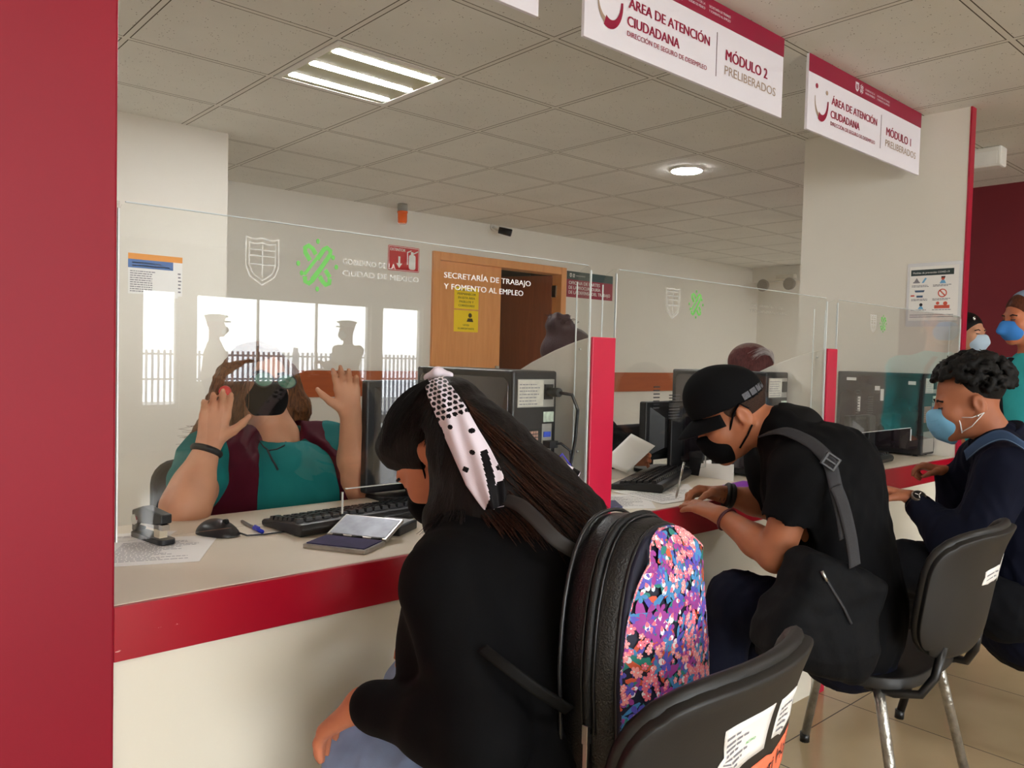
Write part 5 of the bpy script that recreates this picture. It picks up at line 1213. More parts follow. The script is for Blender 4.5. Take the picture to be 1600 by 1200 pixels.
# ================================================================ man in the black cap
def man_cap():
    hc = D(1142, 648, 2.26); Fh = nrm(A(-.70, .71, 0)); b_ = math.radians(31); f = nrm(Fh*math.cos(b_)+A(0, 0, -math.sin(b_))); u = nrm(Fh*math.sin(b_)+A(0, 0, math.cos(b_)))
    P = D(1318, 1000, 2.17); C = D(1275, 790, 2.17); Nb = D(1222, 672, 2.22); F = nrm(A(-.65, .76, 0)); R = A(.76, .65, 0)
    shL = D(1252, 742, 2.04); shR = D(1205, 720, 2.40); elL = D(1212, 868, 2.06); wrL = D(1128, 806, 2.22); elR = D(1205, 790, 2.46); wrR = D(1128, 772, 2.46)
    hpL = D(1290, 975, 2.08); hpR = D(1320, 985, 2.30); knL = D(1150, 935, 2.18); knR = D(1160, 940, 2.42); anL = A(1.80, 1.27, .09); anR = A(1.98, 1.27, .09)
    s = SDF(.005); g = head_sdf(s, hc, f, u, 1.0, neck=Nb); torso_sdf(s, P, C, Nb, R, F, .95, .95, -.015)
    arm_sdf(s, shL, elL, wrL); arm_sdf(s, shR, elR, wrR); leg_sdf(s, hpL, knL, anL); leg_sdf(s, hpR, knR, anR)
    tl = D(1060, 778, 2.355); hl = nrm(tl-wrL); pn = A(.1, .1, -1); hand_sdf(s, wrL, hl, pn, 1 if np.dot(np.cross(hl, pn), A(-.66, -.75, 0)) < 0 else -1, (.10, .14, .16, .22), .15, .95, spread=.14)
    tr = D(1062, 750, 2.45); hr = nrm(D(1050, 762, 2.45)-wrR); pn = nrm(A(-.25, -.35, -1)); tips = hand_sdf(s, wrR, hr, pn, 1 if np.dot(np.cross(hr, pn), RC[2]) < 0 else -1, (.62, .70, .8, .9), .55, .95)
    p = person_root('person', 'man in a black cap and black shirt bent over the counter, writing on a form', s, SK_B, (P[0], P[1], 0))
    s = SDF(.006); torso_sdf(s, P+A(0, 0, .03), C, Nb-(Nb-C)*.12, R, F, 1.03, 1.1, .012)
    for sh, el in ((shL, elL), (shR, elR)): s.cone(sh, sh+(el-sh)*.78, .072, .064, .04); s.cone(sh, Nb, .066, .055, .05)
    s.cone(C-F*.03+A(0, 0, .10), P-F*.02+A(0, 0, .12), .125, .135, .06); s.ball(C-F*.05+A(0, 0, .09), .10, .06)
    s.cone(elL-(elL-shL)*.17, elL+(elL-shL)*.1, .085, .085, .006, None, 's')
    s.nz = folds(.0035, .11, 11); s.put('shirt', BLACKT, p)
    # stand-up collar
    s = SDF(.004); nk = nrm(hc-Nb); s.cone(Nb-nk*.02-F*.02, Nb+nk*.030-F*.035, .078, .070, .02); s.cone(Nb+nk*.0-F*.0, Nb+nk*.08+F*.01, .060, .058, .006, None, 's'); s.cut(Nb+nk*.03, nk); s.put('collar', cloth('washed black cotton', rgb(24, 23, 23)), p)
    s = SDF(.007); s.ell(P, (.17, .135, .13), (R, F, (0, 0, 1)), .04); leg_sdf(s, hpL, knL, anL, (.098, .074, .068, .055)); leg_sdf(s, hpR, knR, anR, (.098, .074, .068, .055)); s.nz = folds(.004, .07, 15)
    s.put('trousers', cloth('dark indigo denim', rgb(16, 19, 34), 500, .2), p)
    SH = mat('black shoe leather', rgb(22, 21, 21), rough=.4)
    for an in (anL, anR): shoe(p, an, F, SH, SH)
    # hair under the cap
    s = SDF(.004); ax = (np.cross(f, u), f, u); s.ell(g(0, -.020, .030), (.077, .096, .082), ax, .02); s.cut(g(0, .0, -.030), -u); s.cut(g(0, .030, 0), f*1.0-u*.2)
    for e in (-1, 1): s.ell(g(e*.09, -.010, -.012), (.022, .026, .036), ax, .010, 's')
    s.put('short_hair', hairmat('cropped brown black hair', rgb(26, 20, 17), rgb(70, 46, 32), .7, (60, 60, 60)), p)
    # cap
    CAPM = cloth('black cap twill', rgb(12, 12, 14), 600, .08); s = SDF(.004); s.ell(g(0, -.010, .045), (.086, .108, .095), ax, .02); s.ell(g(0, .02, .075), (.078, .082, .078), ax, .03); s.cut(g(0, .0, .028), -u+f*.10); s.ell(g(0, -.012, .030), (.079, .100, .085), ax, .004, 's')
    cap = s.put('cap', CAPM, p)
    def brim(uu, vv):
        a = (uu-.5)*2.3; rr = .098+.072*vv*(max(0, math.cos(a*1.35))**.75); return g(math.sin(a)*(.080+.012*vv)*(1 if True else 1), math.cos(a)*rr-.004 if abs(a) < 1.2 else math.cos(a)*rr, .038-.010*vv-.022*(math.sin(a)**2)*(.6+.4*vv)-.018*vv*vv)
    put('brim', MB().grid(brim, 30, 10, thick=.004), CAPM, cap)
    s = SDF(.002); s.ball(g(0, -.008, .142), .008); s.put('button', CAPM, cap)
    b = MB()
    for k in range(10):
        a0 = math.radians(196+k*15); pt = [g(.087*math.cos(a0+dx), -.010+.108*math.sin(a0+dx), zz) for dx, zz in ((0, .030), (.22, .030), (.22, .048), (0, .048))]
        b.add(pt, [(0, 1, 2, 3)])
    tag(put('strap', b, mat('grey woven strap', rgb(84, 84, 90), rough=.7, var=.3, vscale=300), cap), 'grey lettered strap')
    # mask pulled over the chin
    s = SDF(.003); s.ell(g(0, .062, -.060), (.060, .056, .060), ax, .01); s.cone(g(0, .110, -.028), g(0, .104, -.045), .012, .012, .03); s.cut(g(0, .10, -.014), u-f*.2); s.cut(g(0, .014, 0), -f); m_ = s.put('face_mask', MASKB, p)
    b = MB()
    for e in (-1, 1): b.tube([g(e*.063, .034, -.028), g(e*.080, .004, .012), g(e*.087, -.022, .030), g(e*.090, -.038, .006)], .0028, 6).tube([g(e*.061, .032, -.083), g(e*.076, .0, -.060), g(e*.088, -.024, -.038)], .0028, 6)
    put('ear_loops', b, MASKB, m_)
    b = MB()
    for e in (-1, 1): b.tube([g(e*.018, .090, .019), g(e*.034, .092, .024), g(e*.050, .078, .017)], .0036, 6)
    put('eyebrows', b, HAIR_BL, p)
    b = MB()
    for e in (-1, 1): b.tube([g(e*.020, .089, -.002), g(e*.032, .0935, -.005), g(e*.045, .083, -.002)], .0014, 6)
    put('eyelashes', b, INK, p)
    # bracelets
    def ring(nm, a, b_2, t_, r, w, m, lab=None):
        c_ = A(*a)+(A(*b_2)-A(*a))*t_; ax_ = nrm(A(*b_2)-A(*a)); e1 = nrm(np.cross(ax_, (0, 0, 1))); e2 = np.cross(ax_, e1); mb = MB().tube([c_+r*(math.cos(q)*e1+math.sin(q)*e2) for q in np.linspace(0, 2*math.pi, 25)[:-1]], w, 8, closed=True); return put(nm, mb, m, p)
    tag(ring('bracelet', wrL, elL, .10, .031, .0045, mat('dark red cord', rgb(70, 18, 24), rough=.6)), 'dark red cord bracelet')
    WB = mat('black rubber', rgb(16, 16, 17), rough=.5)
    for t_ in (.10, .18): tag(ring('wristband', wrR, elR, t_, .032, .0085, WB), 'black wristband')
    b = MB(); c_ = wrR+(elR-wrR)*.02; up_ = A(0, 0, 1); fr_ = frame(c_-RC[2]*.0285, RC[0], RC[1])
    for k in range(3): b.tube([fr_((-.018+k*.012, -.016, .0)), fr_((-.010+k*.012, .0, -.001)), fr_((-.016+k*.012, .016, .002))], .0011, 5)
    put('tattoo_mark', b, INK, p)
    return p, tips
MB_man, tipsB = man_cap()
def pen_in_hand():
    a = D(1056, 779, 2.415); e = D(1069, 722, 2.40); d_ = nrm(e-a)
    t = thing('pen', 'slim silver pen held by the man in the black cap', 'pen', tuple(a))
    put('barrel', MB().tube([a, a+d_*.010, a+(e-a)*1.0], [.0008, .0036, .0036], 10), mat('silver pen barrel', rgb(170, 166, 160), rough=.25, metal=.6), t); put('clip', MB().tube([e-d_*.005-RC[2]*.005, e-d_*.04-RC[2]*.005], .0012, 6), CHR, t)
pen_in_hand()
# ---- sling bag of the man in the cap
def sling():
    NYL = mat('black ripstop nylon', rgb(11, 12, 15), rough=.75, var=.12, vscale=20, bump=.25, bscale=90, bdist=.003, spec=.15)
    c = D(1284, 955, 1.97); t = thing('sling_bag', 'black nylon shoulder bag hanging at the hip of the man in the black cap', 'shoulder bag', tuple(c))
    ax = (nrm(RC[0]*.93+RC[2]*.25-RC[1]*.35), nrm(RC[1]*.93+RC[0]*.36), None); ax = (ax[0], ax[1], np.cross(ax[0], ax[1]))
    s = SDF(.006); s.rbox(c+ax[1]*.01, (.085, .085, .03), ax, .04, .03); s.rbox(c-ax[1]*.075+ax[0]*.01, (.105, .03, .035), ax, .04, .05); s.ell(c+ax[0]*.03-ax[1]*.05+ax[2]*.05, (.09, .07, .035), ax, .04); s.ell(c-ax[0]*.06+ax[1]*.02+ax[2]*.05, (.04, .08, .025), ax, .03)
    s.nz = folds(.005, .10, 21, 5, (1, .5, 1)); bg_ = s.put('bag', NYL, t)
    z_ = put('zip', MB().tube([on(bg_, *q, .002, 1.93) for q in ((1282, 892), (1290, 904), (1302, 924), (1318, 950), (1330, 975))], .004, 6), mat('zip teeth', rgb(40, 40, 44), rough=.5), t)
    put('zip_puller', MB().tube([on(bg_, 1284, 892, .006, 1.93), on(bg_, 1292, 908, .006, 1.93)], .004, 6), MET, t)
    def band(nm, pts, w, m, par, wv):
        P_ = [A(*q) for q in pts]
        def fn(u, v):
            x = u*(len(P_)-1); i = min(int(x), len(P_)-2); q = x-i; p0, p1, p2, p3 = P_[max(i-1, 0)], P_[i], P_[i+1], P_[min(i+2, len(P_)-1)]
            return .5*((2*p1)+(-p0+p2)*q+(2*p0-5*p1+4*p2-p3)*q*q+(-p0+3*p1-3*p2+p3)*q**3)+wv*w*(v-.5)
        return put(nm, MB().grid(fn, 36, 4, thick=.004), m, par)
    WEB = mat('dark grey webbing', rgb(46, 46, 50), rough=.75, bump=.3, bscale=500); wv = nrm(RC[0]*.85+RC[1]*.42)
    band('shoulder_strap', [D(1192, 678, 2.14), D(1222, 672, 2.08), D(1255, 684, 2.03), D(1278, 700, 1.99), D(1296, 722, 1.965), D(1306, 760, 1.945), D(1316, 800, 1.93), D(1322, 840, 1.92)], .034, WEB, t, wv)
    band('lower_strap', [D(1306, 760, 1.94), D(1318, 790, 1.925), D(1330, 840, 1.915), D(1336, 885, 1.91)], .030, WEB, t, wv)
    b = MB(); fr = frame(D(1298, 721, 1.945), nrm(RC[0]*.8-RC[1]*.55), nrm(RC[1]*.8+RC[0]*.55))
    b.box((-.020, -.016, -.004), (-.013, .016, .004), fr=fr).box((.013, -.016, -.004), (.020, .016, .004), fr=fr).box((-.02, -.018, -.004), (.02, -.012, .004), fr=fr).box((-.02, .012, -.004), (.02, .018, .004), fr=fr).box((-.02, -.003, -.003), (.02, .003, .003), fr=fr); put('buckle', b, BLK, t, bevel=.0015)
sling()

# ================================================================ man in the navy jacket
def man_jacket():
    D = lambda px, py, d: U(px, py, d=d*1.05)
    hc = D(1512, 628, 2.62); Fh = nrm(A(-.47, .88, 0)); b_ = math.radians(14); f = nrm(Fh*math.cos(b_)+A(0, 0, -math.sin(b_))); u = nrm(Fh*math.sin(b_)+A(0, 0, math.cos(b_)))
    P = D(1600, 985, 2.55); C = D(1590, 790, 2.58); Nb = D(1558, 690, 2.62); F = nrm(A(-.68, .73, 0)); R = A(.73, .68, 0)
    shL = D(1572, 735, 2.42); shR = D(1535, 720, 2.80); elL = D(1512, 868, 2.42); wrL = D(1424, 778, 2.60); elR = D(1505, 800, 2.86); wrR = D(1478, 738, 2.86)
    hpL = D(1570, 955, 2.42); hpR = D(1590, 955, 2.62); knL = D(1415, 880, 2.55); knR = D(1440, 880, 2.76); anL = U(1448, 1012, z=.09); anR = anL+A(.16, .02, 0)
    s = SDF(.005); g = head_sdf(s, hc, f, u, 1.04, neck=Nb); torso_sdf(s, P, C, Nb, R, F, .95, .95, -.015); arm_sdf(s, shL, elL, wrL); arm_sdf(s, shR, elR, wrR); leg_sdf(s, hpL, knL, anL); leg_sdf(s, hpR, knR, anR)
    hl = nrm(D(1378, 762, 2.64)-wrL); pn = nrm(A(-.2, .35, -1)); hand_sdf(s, wrL, hl, pn, 1 if np.dot(np.cross(hl, pn), RC[1]-RC[2]*.4) > 0 else -1, (.75, .8, .85, .9), .5, .98)
    hr = nrm(D(1425, 722, 2.88)-wrR); pn = nrm(A(.1, -.3, -1)); hand_sdf(s, wrR, hr, pn, 1 if np.dot(np.cross(hr, pn), RC[1]) > 0 else -1, (.55, .95, 1.0, 1.05), .5, .98)
    p = person_root('person', 'curly-haired man in a navy jacket with a light blue mask, seated at the third desk', s, SK_C, (P[0], P[1], 0))
    NAV = cloth('navy jacket cloth', rgb(15, 18, 34), 420, .12)
    s = SDF(.006); torso_sdf(s, P+A(0, 0, .03), C, Nb-(Nb-C)*.10, R, F, 1.08, 1.15, .02); arm_sdf(s, shL, elL, wrL+(elL-wrL)*.16, (.084, .074, .066, .046), .05); arm_sdf(s, shR, elR, wrR+(elR-wrR)*.14, (.080, .070, .062, .046), .05); s.cone(shL, Nb, .072, .062, .05); s.cone(shR, Nb, .072, .062, .05)
    s.cone(C-F*.03+A(0, 0, .08), P-F*.02+A(0, 0, .12), .135, .14, .06); s.nz = folds(.006, .085, 31, 5); s.put('jacket', NAV, p)
    s = SDF(.004); nk = nrm(hc-F*.03-Nb); s.cone(Nb-nk*.03-F*.012, Nb+nk*.040-F*.018, .094, .084, .02); s.cone(Nb-nk*.01, Nb+nk*.10, .070, .070, .006, None, 's'); s.cut(Nb+nk*.034, nk); s.put('collar', NAV, p)
    s = SDF(.007); s.ell(P, (.17, .135, .13), (R, F, (0, 0, 1)), .04); leg_sdf(s, hpL, knL, anL, (.10, .076, .068, .055)); leg_sdf(s, hpR, knR, anR, (.10, .076, .068, .055)); s.nz = folds(.004, .07, 16); s.put('trousers', cloth('black denim', rgb(12, 13, 17), 500, .15), p)
    SH = mat('black shoe leather', rgb(22, 21, 21), rough=.4)
    for an in (anL, anR): shoe(p, an, F, SH, SH)
    # curls
    ax = (np.cross(f, u), f, u); s = SDF(.005); s.ell(g(0, -.028, .048), (.080, .100, .082), ax, .02); rs = np.random.RandomState(12)
    for _ in range(900):
        q = nrm(rs.randn(3)); 
        if q[2] < -.30 or (q[1] > .55 and q[2] < .30) or (q[2] < .05 and q[1] > .0): continue
        kx = 1.0+.12*rs.rand(); s.ball(g(q[0]*.086*kx, -.028+q[1]*.112*kx, .050+q[2]*.098*kx+.006), rs.uniform(.007, .013), .004)
    for e in (-1, 1): s.ell(g(e*.092, -.004, -.020), (.026, .034, .044), ax, .010, 's')
    s.ell(g(0, .10, .0), (.07, .05, .055), ax, .01, 's'); s.cut(g(0, -.0, -.055), -u-f*.2); h_ = s.put('curly_hair', hairmat('black curls', rgb(6, 6, 6), rgb(20, 17, 15), .55, (40, 40, 40)), p)
    b = MB()
    for _ in range(170):
        q = nrm(rs.randn(3))
        if q[2] < .0 or (q[1] > .5 and q[2] < .45): continue
        c_ = g(q[0]*.094, -.028+q[1]*.122, .056+q[2]*.106); n_ = nrm(c_-hc); t1 = nrm(np.cross(n_, rs.randn(3))); t2 = np.cross(n_, t1); r_ = rs.uniform(.006, .011); k_ = np.linspace(0, rs.uniform(4, 8), 12); b.tube([c_+t1*r_*math.cos(a)+t2*r_*math.sin(a)+n_*(.0025*a-.006) for a in k_], .0014, 4, caps=False)
    put('loose_curls', b, HAIR_BL, h_)
    # surgical mask
    BLM = mat('light blue mask', rgb(118, 178, 212), rough=.8, var=.05, bump=.15, bscale=120); s = SDF(.003); s.ell(g(0, .070, -.052), (.060, .056, .058), ax, .01); s.cone(g(0, .116, -.022), g(0, .116, -.055), .014, .016, .03); s.cone(g(0, .100, -.090), g(0, .070, -.118), .02, .014, .03); s.cut(g(0, .10, -.004), u-f*.1); s.cut(g(0, .044, 0), -f); m_ = s.put('face_mask', BLM, p)
    b = MB()
    for z_ in (-.035, -.052, -.069): b.tube([g(x*.058, .070+.056*math.sqrt(max(0, 1-x*x*.9))+.001+(.004 if abs(x) < .3 else 0), z_-.006*(1-x*x)) for x in np.linspace(-.85, .85, 14)], .0012, 5)
    put('mask_pleats', b, BLM, m_); b = MB()
    for e in (-1, 1): b.tube([g(e*.061, .044, -.040), g(e*.079, .010, -.046), g(e*.088, -.026, -.036)], .0016, 6).tube([g(e*.060, .044, -.088), g(e*.075, .016, -.074), g(e*.088, -.026, -.036)], .0016, 6).tube([g(e*.061, .046, -.038), g(e*.0645, .045, -.064), g(e*.060, .046, -.092)], .0020, 6)
    put('ear_loops', b, mat('white elastic', rgb(236, 236, 236), rough=.6), m_); b = MB()
    for e in (-1, 1): b.tube([g(e*.018, .090, .019), g(e*.034, .092, .025), g(e*.050, .078, .018)], .0036, 6)
    put('eyebrows', b, HAIR_BL, p); b = MB()
    for e in (-1, 1): b.tube([g(e*.020, .0895, -.001), g(e*.032, .0938, -.003), g(e*.045, .083, -.001)], .0018, 6)
    put('eyelashes', b, INK, p); s = SDF(.0015); s.ball(g(-.082, -.006, -.043), .005); tag(s.put('earring', CHR, p), 'small bright ear stud')
    # watch and ring
    ax_ = nrm(elL-wrL); c_ = wrL+ax_*.025; e1 = nrm(np.cross(ax_, (0, 0, 1))); e2 = np.cross(ax_, e1)
    w_ = put('watch', MB().tube([c_+.032*(math.cos(q)*e1+math.sin(q)*e2) for q in np.linspace(0, 2*math.pi, 25)[:-1]], .009, 6, closed=True), mat('black watch strap', rgb(20, 19, 18), rough=.5), p)
    nn = nrm(-RC[2]*.85+RC[1]*.4); nn = nrm(nn-ax_*np.dot(nn, ax_)); o_ = c_+nn*.036; f2 = frame(o_, ax_, np.cross(nn, ax_), nn)
    put('watch_case', MB().lathe([(.023, -.006), (.024, .004), (.020, .008)], f2, 22), mat('dark steel', rgb(120, 112, 104), rough=.3, metal=.8), w_); put('watch_dial', MB().lathe([(.0185, .0082), (.018, .0086)], f2, 20), mat('black dial', rgb(22, 20, 22), rough=.2), w_)
    b = MB(); [b.box((-.0012, .002, .0088), (.0012, .013, .0094), fr=frame(f2((0, 0, 0)), ax_*math.cos(a)+np.cross(nn, ax_)*math.sin(a), -ax_*math.sin(a)+np.cross(nn, ax_)*math.cos(a), nn)) for a in (.4, 2.2, 4.2)]; put('watch_hands', b, PAPER, w_)
    return p
man_jacket()
# strap of his bag and the slip in his hand
def slip():
    t = thing('paper_slip', 'thin pinkish paper slip held by the man in the navy jacket', 'paper', tuple(D(1370, 750, 2.80))); a, b, c, d = D(1358, 735, 2.83), D(1372, 730, 2.85), D(1392, 772, 2.77), D(1378, 785, 2.76)
    fn = lambda u, v: (a*(1-u)+b*u)*(1-v)+(d*(1-u)+c*u)*v+RC[2]*.006*math.sin(3*v)
    put('sheet', MB().grid(fn, 4, 10, thick=.0008), mat('pinkish paper', rgb(226, 196, 196), rough=.7, var=.03), t)
slip()
def jacket_strap():
    t = thing('bag_strap', 'steel blue bag strap over the shoulder of the man in the navy jacket', 'bag strap', tuple(D(1560, 690, 2.52)))
    P_ = [D(1508, 712, 2.625), D(1532, 692, 2.56), D(1562, 680, 2.505), D(1590, 690, 2.468), D(1625, 720, 2.457), D(1660, 790, 2.48)]
    wv = nrm(RC[1]*.9-RC[0]*.25)
    def fn(u, v):
        x = u*(len(P_)-1); i = min(int(x), len(P_)-2); q = x-i; p0, p1, p2, p3 = P_[max(i-1, 0)], P_[i], P_[i+1], P_[min(i+2, len(P_)-1)]
        return .5*((2*p1)+(-p0+p2)*q+(2*p0-5*p1+4*p2-p3)*q*q+(-p0+3*p1-3*p2+p3)*q**3)+wv*.034*(v-.5)
    put('webbing', MB().grid(fn, 30, 4, thick=.004), mat('steel blue webbing', rgb(48, 74, 108), rough=.7, bump=.3, bscale=400), t)
    put('stitching', MB().tube([fn(u, .12)-RC[2]*.002 for u in np.linspace(0, 1, 30)], .0012, 5), mat('pale blue thread', rgb(110, 136, 166), rough=.7), t)
jacket_strap()
# ================================================================ the clerks and the people farther off
def clerk():
    f = nrm(A(-.06, -1, .10)); u = nrm(A(.10, .10, 1)); hc = D(407, 600, 2.48); R = A(-1, 0, 0); F = A(0, -1, 0)
    P = A(1.08, 2.44, .58); C = D(432, 775, 2.40); Nb = D(426, 682, 2.47); shR = D(326, 716, 2.34); shL = D(512, 700, 2.58); elR = D(290, 792, 2.06); wrR = D(326, 696, 2.12); elL = D(556, 752, 2.42); wrL = D(548, 648, 2.34)
    s = SDF(.005); g = head_sdf(s, hc, f, u, 1.0, neck=Nb); torso_sdf(s, P, C, Nb, R, F, 1.25, 1.3, -.015)
    arm_sdf(s, shR, elR, wrR, (.070, .062, .052, .031)); arm_sdf(s, shL, elL, wrL, (.066, .058, .048, .030)); s.cone(hc+A(0, -.01, -.09), Nb+A(0, -.02, 0), .055, .068, .04)
    hp = [(P+A(e*.11, -.02, -.02), P+A(e*.15, -.26, -.02), A(P[0]+e*.15, P[1]-.22, .09)) for e in (-1, 1)]
    for a, b, c in hp: leg_sdf(s, a, b, c)
    h1 = nrm(D(340, 628, 2.13)-wrR); pn = nrm(-RC[2]+RC[0]*.25); hand_sdf(s, wrR, h1, pn, 1 if np.dot(np.cross(h1, pn), RC[0]) > 0 else -1, (.30, .35, .40, .45), .2, 1.0, spread=.05)
    h2 = nrm(D(540, 590, 2.33)-wrL); hand_sdf(s, wrL, h2, pn, 1 if np.dot(np.cross(h2, pn), RC[0]) < 0 else -1, (.25, .3, .35, .4), .2, .95)
    p = person_root('person', 'clerk in a burgundy vest and teal shirt with both hands raised beside the black mask', s, SK_D, (P[0], P[1], 0))
    TEAL = cloth('teal jersey', rgb(28, 112, 112), 420, .10); s = SDF(.006); torso_sdf(s, P+A(0, 0, .02), C, Nb-A(0, 0, .03), R, F, 1.32, 1.38, .012); s.ell(C+F*.09-A(0, 0, .07), (.17, .09, .11), (R, F, (0, 0, 1)), .06)
    for sh, el in ((shR, elR), (shL, elL)): s.cone(sh, sh+(el-sh)*.50, .082, .082, .04); s.cone(sh, Nb-A(0, 0, .03), .07, .06, .05)
    s.ell(Nb+F*.065+A(0, 0, .022), (.078, .07, .05), None, .008, 's'); s.nz = folds(.004, .12, 41); sh_ = s.put('shirt', TEAL, p)
    BUR = cloth('burgundy vest cloth', rgb(74, 16, 32), 420, .10); s = SDF(.006); torso_sdf(s, P+A(0, 0, .02), C, Nb-A(0, 0, .03), R, F, 1.40, 1.42, .028)
    for sh in (shR, shL): s.cone(sh-(sh-Nb)*.20, Nb-A(0, 0, .02), .080, .070, .05)
    s.cone(C+F*.22-A(0, 0, .36), C+F*.20+A(0, 0, .02), .155, .135, .01, None, 's'); s.cone(C+F*.20+A(0, 0, .02), Nb+F*.10+A(0, 0, .06), .135, .085, .01, None, 's'); s.ell(Nb+A(0, -.0, .03), (.085, .085, .06), None, .01, 's')
    s.nz = folds(.004, .12, 43); v_ = s.put('vest', BUR, p)
    s = SDF(.008); s.ell(P, (.21, .16, .14), (R, F, (0, 0, 1)), .04)
    for a, b, c in hp: leg_sdf(s, a, b, c, (.11, .085, .075, .058))
    s.put('trousers', BLACKT, p)
    for a, b, c in hp: shoe(p, c, F, mat('black shoe leather', rgb(22, 21, 21), rough=.4), BLK)
    # mask, glasses, brows
    ax = (np.cross(f, u), f, u); s = SDF(.003); s.ell(g(0, .062, -.048), (.064, .060, .070), ax, .01); s.cone(g(0, .118, -.020), g(0, .112, -.050), .012, .014, .03); s.cut(g(0, .10, .000), u-f*.1); s.cut(g(0, .020, 0), -f); m_ = s.put('face_mask', MASKB, p)
    b = MB()
    for e in (-1, 1): b.tube([g(e*.062, .026, -.02), g(e*.078, -.004, .008), g(e*.084, -.030, .006)], .002, 6).tube([g(e*.060, .024, -.08), g(e*.074, -.005, -.05), g(e*.080, -.030, -.02)], .002, 6)
    put('ear_loops', b, MASKB, m_)
    b = MB(); LN = MB()
    for e in (-1, 1):
        o_ = g(e*.033, .116, .004); fr_ = frame(o_, nrm(ax[0]), nrm(u)); pts = [fr_((.030*math.cos(q)+.003*e, .022*math.sin(q), .006*abs(math.cos(q))*-1)) for q in np.linspace(0, 2*math.pi, 21)[:-1]]
        b.tube(pts, .0022, 6, closed=True); LN.add(pts, [tuple(range(20))]); b.tube([g(e*.064, .110, .010), g(e*.078, .06, .012), g(e*.082, -.015, .010)], .0020, 6)
    b.tube([g(-.006, .117, .008), g(.006, .117, .008)], .002, 6); gl = put('glasses', b, mat('dark spectacle frame', rgb(30, 24, 24), rough=.3), p); put('lenses', LN, mat('green sheen lens', rgb(70, 120, 104), rough=.06, spec=.8, coat=.5), gl)
    b = MB()
    for e in (-1, 1): b.tube([g(e*.016, .094, .026), g(e*.034, .095, .032), g(e*.052, .078, .024)], .0034, 6)
    put('eyebrows', b, HAIR_BL, p)
    # hair: long brown waves with lighter locks
    HB = hairmat('brown wavy hair', rgb(62, 38, 24), rgb(140, 94, 58), .5, (24, 24, 4)); s = SDF(.005); s.ell(g(0, -.022, .042), (.086, .104, .090), ax, .02)
    for sx, pts in ((0, [D(385, 568, 2.46), D(366, 600, 2.44), D(352, 640, 2.42), D(334, 672, 2.40), D(300, 692, 2.38)]), (1, [D(446, 590, 2.56), D(462, 640, 2.58), D(468, 668, 2.58)])): s.chain(pts, [.05, .052, .05, .042, .018] if sx == 0 else [.045, .04, .02], .05)
    s.cone(g(0, -.09, .02), Nb+A(0, .06, 0), .07, .07, .05); s.ell(g(0, .105, -.02), (.095, .10, .085), ax, .02, 's'); s.nz = folds(.007, .05, 45, 5, (1, 1, .5)); h_ = s.put('hair', HB, p)
    G = [[D(392, 552, 2.42), D(374, 585, 2.38), D(362, 630, 2.36), D(340, 670, 2.34), D(292, 694, 2.32)], [D(378, 556, 2.46), D(352, 600, 2.42), D(340, 645, 2.40), D(318, 680, 2.38), D(276, 682, 2.36)], [D(404, 560, 2.38), D(384, 600, 2.34), D(376, 640, 2.33), D(362, 668, 2.33), D(340, 690, 2.33)]]
    strands('waves', G, 170, HB, h_, .0016, .016, 14, 46)
    put('hair_clip', MB().lathe([(.004, 0), (.018, .004), (.017, .012), (.006, .016)], frame(D(353, 612, 2.30), RC[0], RC[1], -RC[2]), 14), mat('red clip', rgb(210, 40, 36), rough=.4), h_)
    # necklace and wristband
    b = MB(); P1 = [on(sh_, *q, .003, 2.2) for q in ((398, 676), (404, 688), (412, 698), (420, 704), (432, 702), (444, 696), (450, 684), (453, 676))]; P2 = [on(sh_, *q, .003, 2.2) for q in ((418, 703), (425, 718), (430, 726), (434, 734))]
    b.tube(P1, .0022, 6).tube(P2, .0028, 6); put('cord_necklace', b, INK, p)
    ax_ = nrm(elR-wrR); c_ = wrR+ax_*.015; e1 = nrm(np.cross(ax_, (0, 0, 1))); e2 = np.cross(ax_, e1)
    put('wristband', MB().tube([c_+.034*(math.cos(q)*e1+math.sin(q)*e2) for q in np.linspace(0, 2*math.pi, 25)[:-1]], .0095, 8, closed=True), mat('black rubber', rgb(16, 16, 17), rough=.5), p)
    q = on(v_, 345, 704, .002, 2.2); put('vest_pin', MB().lathe([(.004, 0), (.004, .002)], frame(q, RC[0], RC[1], -RC[2]), 8).lathe([(.003, 0), (.003, .002)], frame(q+RC[0]*.010+RC[1]*.004, RC[0], RC[1], -RC[2]), 8), PAPER, v_)
    return p
clerk()
def office_chair(x, y, label):
    t = thing('office_chair', label, 'chair', (x, y, 0), 'office chairs of the clerks'); f = frame((x, y, 0), (1, 0, 0), (0, 1, 0)); SC = mat('dark office fabric', rgb(26, 26, 30), rough=.9)
    put('seat', MB().prism(rrect(-.24, -.22, .24, .24, .06), .42, .475, f), SC, t, bevel=.02); put('backrest', MB().prism(rrect(-.21, .52, .21, .86, .08), .27, .31, frame((x, y, 0), (1, 0, 0), (0, 0, 1), (0, 1, 0))), SC, t, bevel=.015)
    put('back_stem', MB().tube([f((0, .1, .42)), f((0, .30, .43)), f((0, .325, .50)), f((0, .325, .70))], .016, 8), BLK, t); put('column', MB().tube([f((0, 0, .07)), f((0, 0, .42))], .022, 10), BLK, t)
    for k in range(5):
        a = 2*math.pi*k/5+.3; l_ = put('leg', MB().tube([f((0, 0, .09)), f((.27*math.cos(a), .27*math.sin(a), .06))], [.022, .014], 8), BLK, t); put('caster', MB().tube([f((.27*math.cos(a)-.012, .27*math.sin(a), .026)), f((.27*math.cos(a)+.012, .27*math.sin(a), .026))], .026, 12), BLK, l_)
office_chair(1.08, 2.52, 'office chair under the clerk in the burgundy vest and teal shirt, behind the first desk')

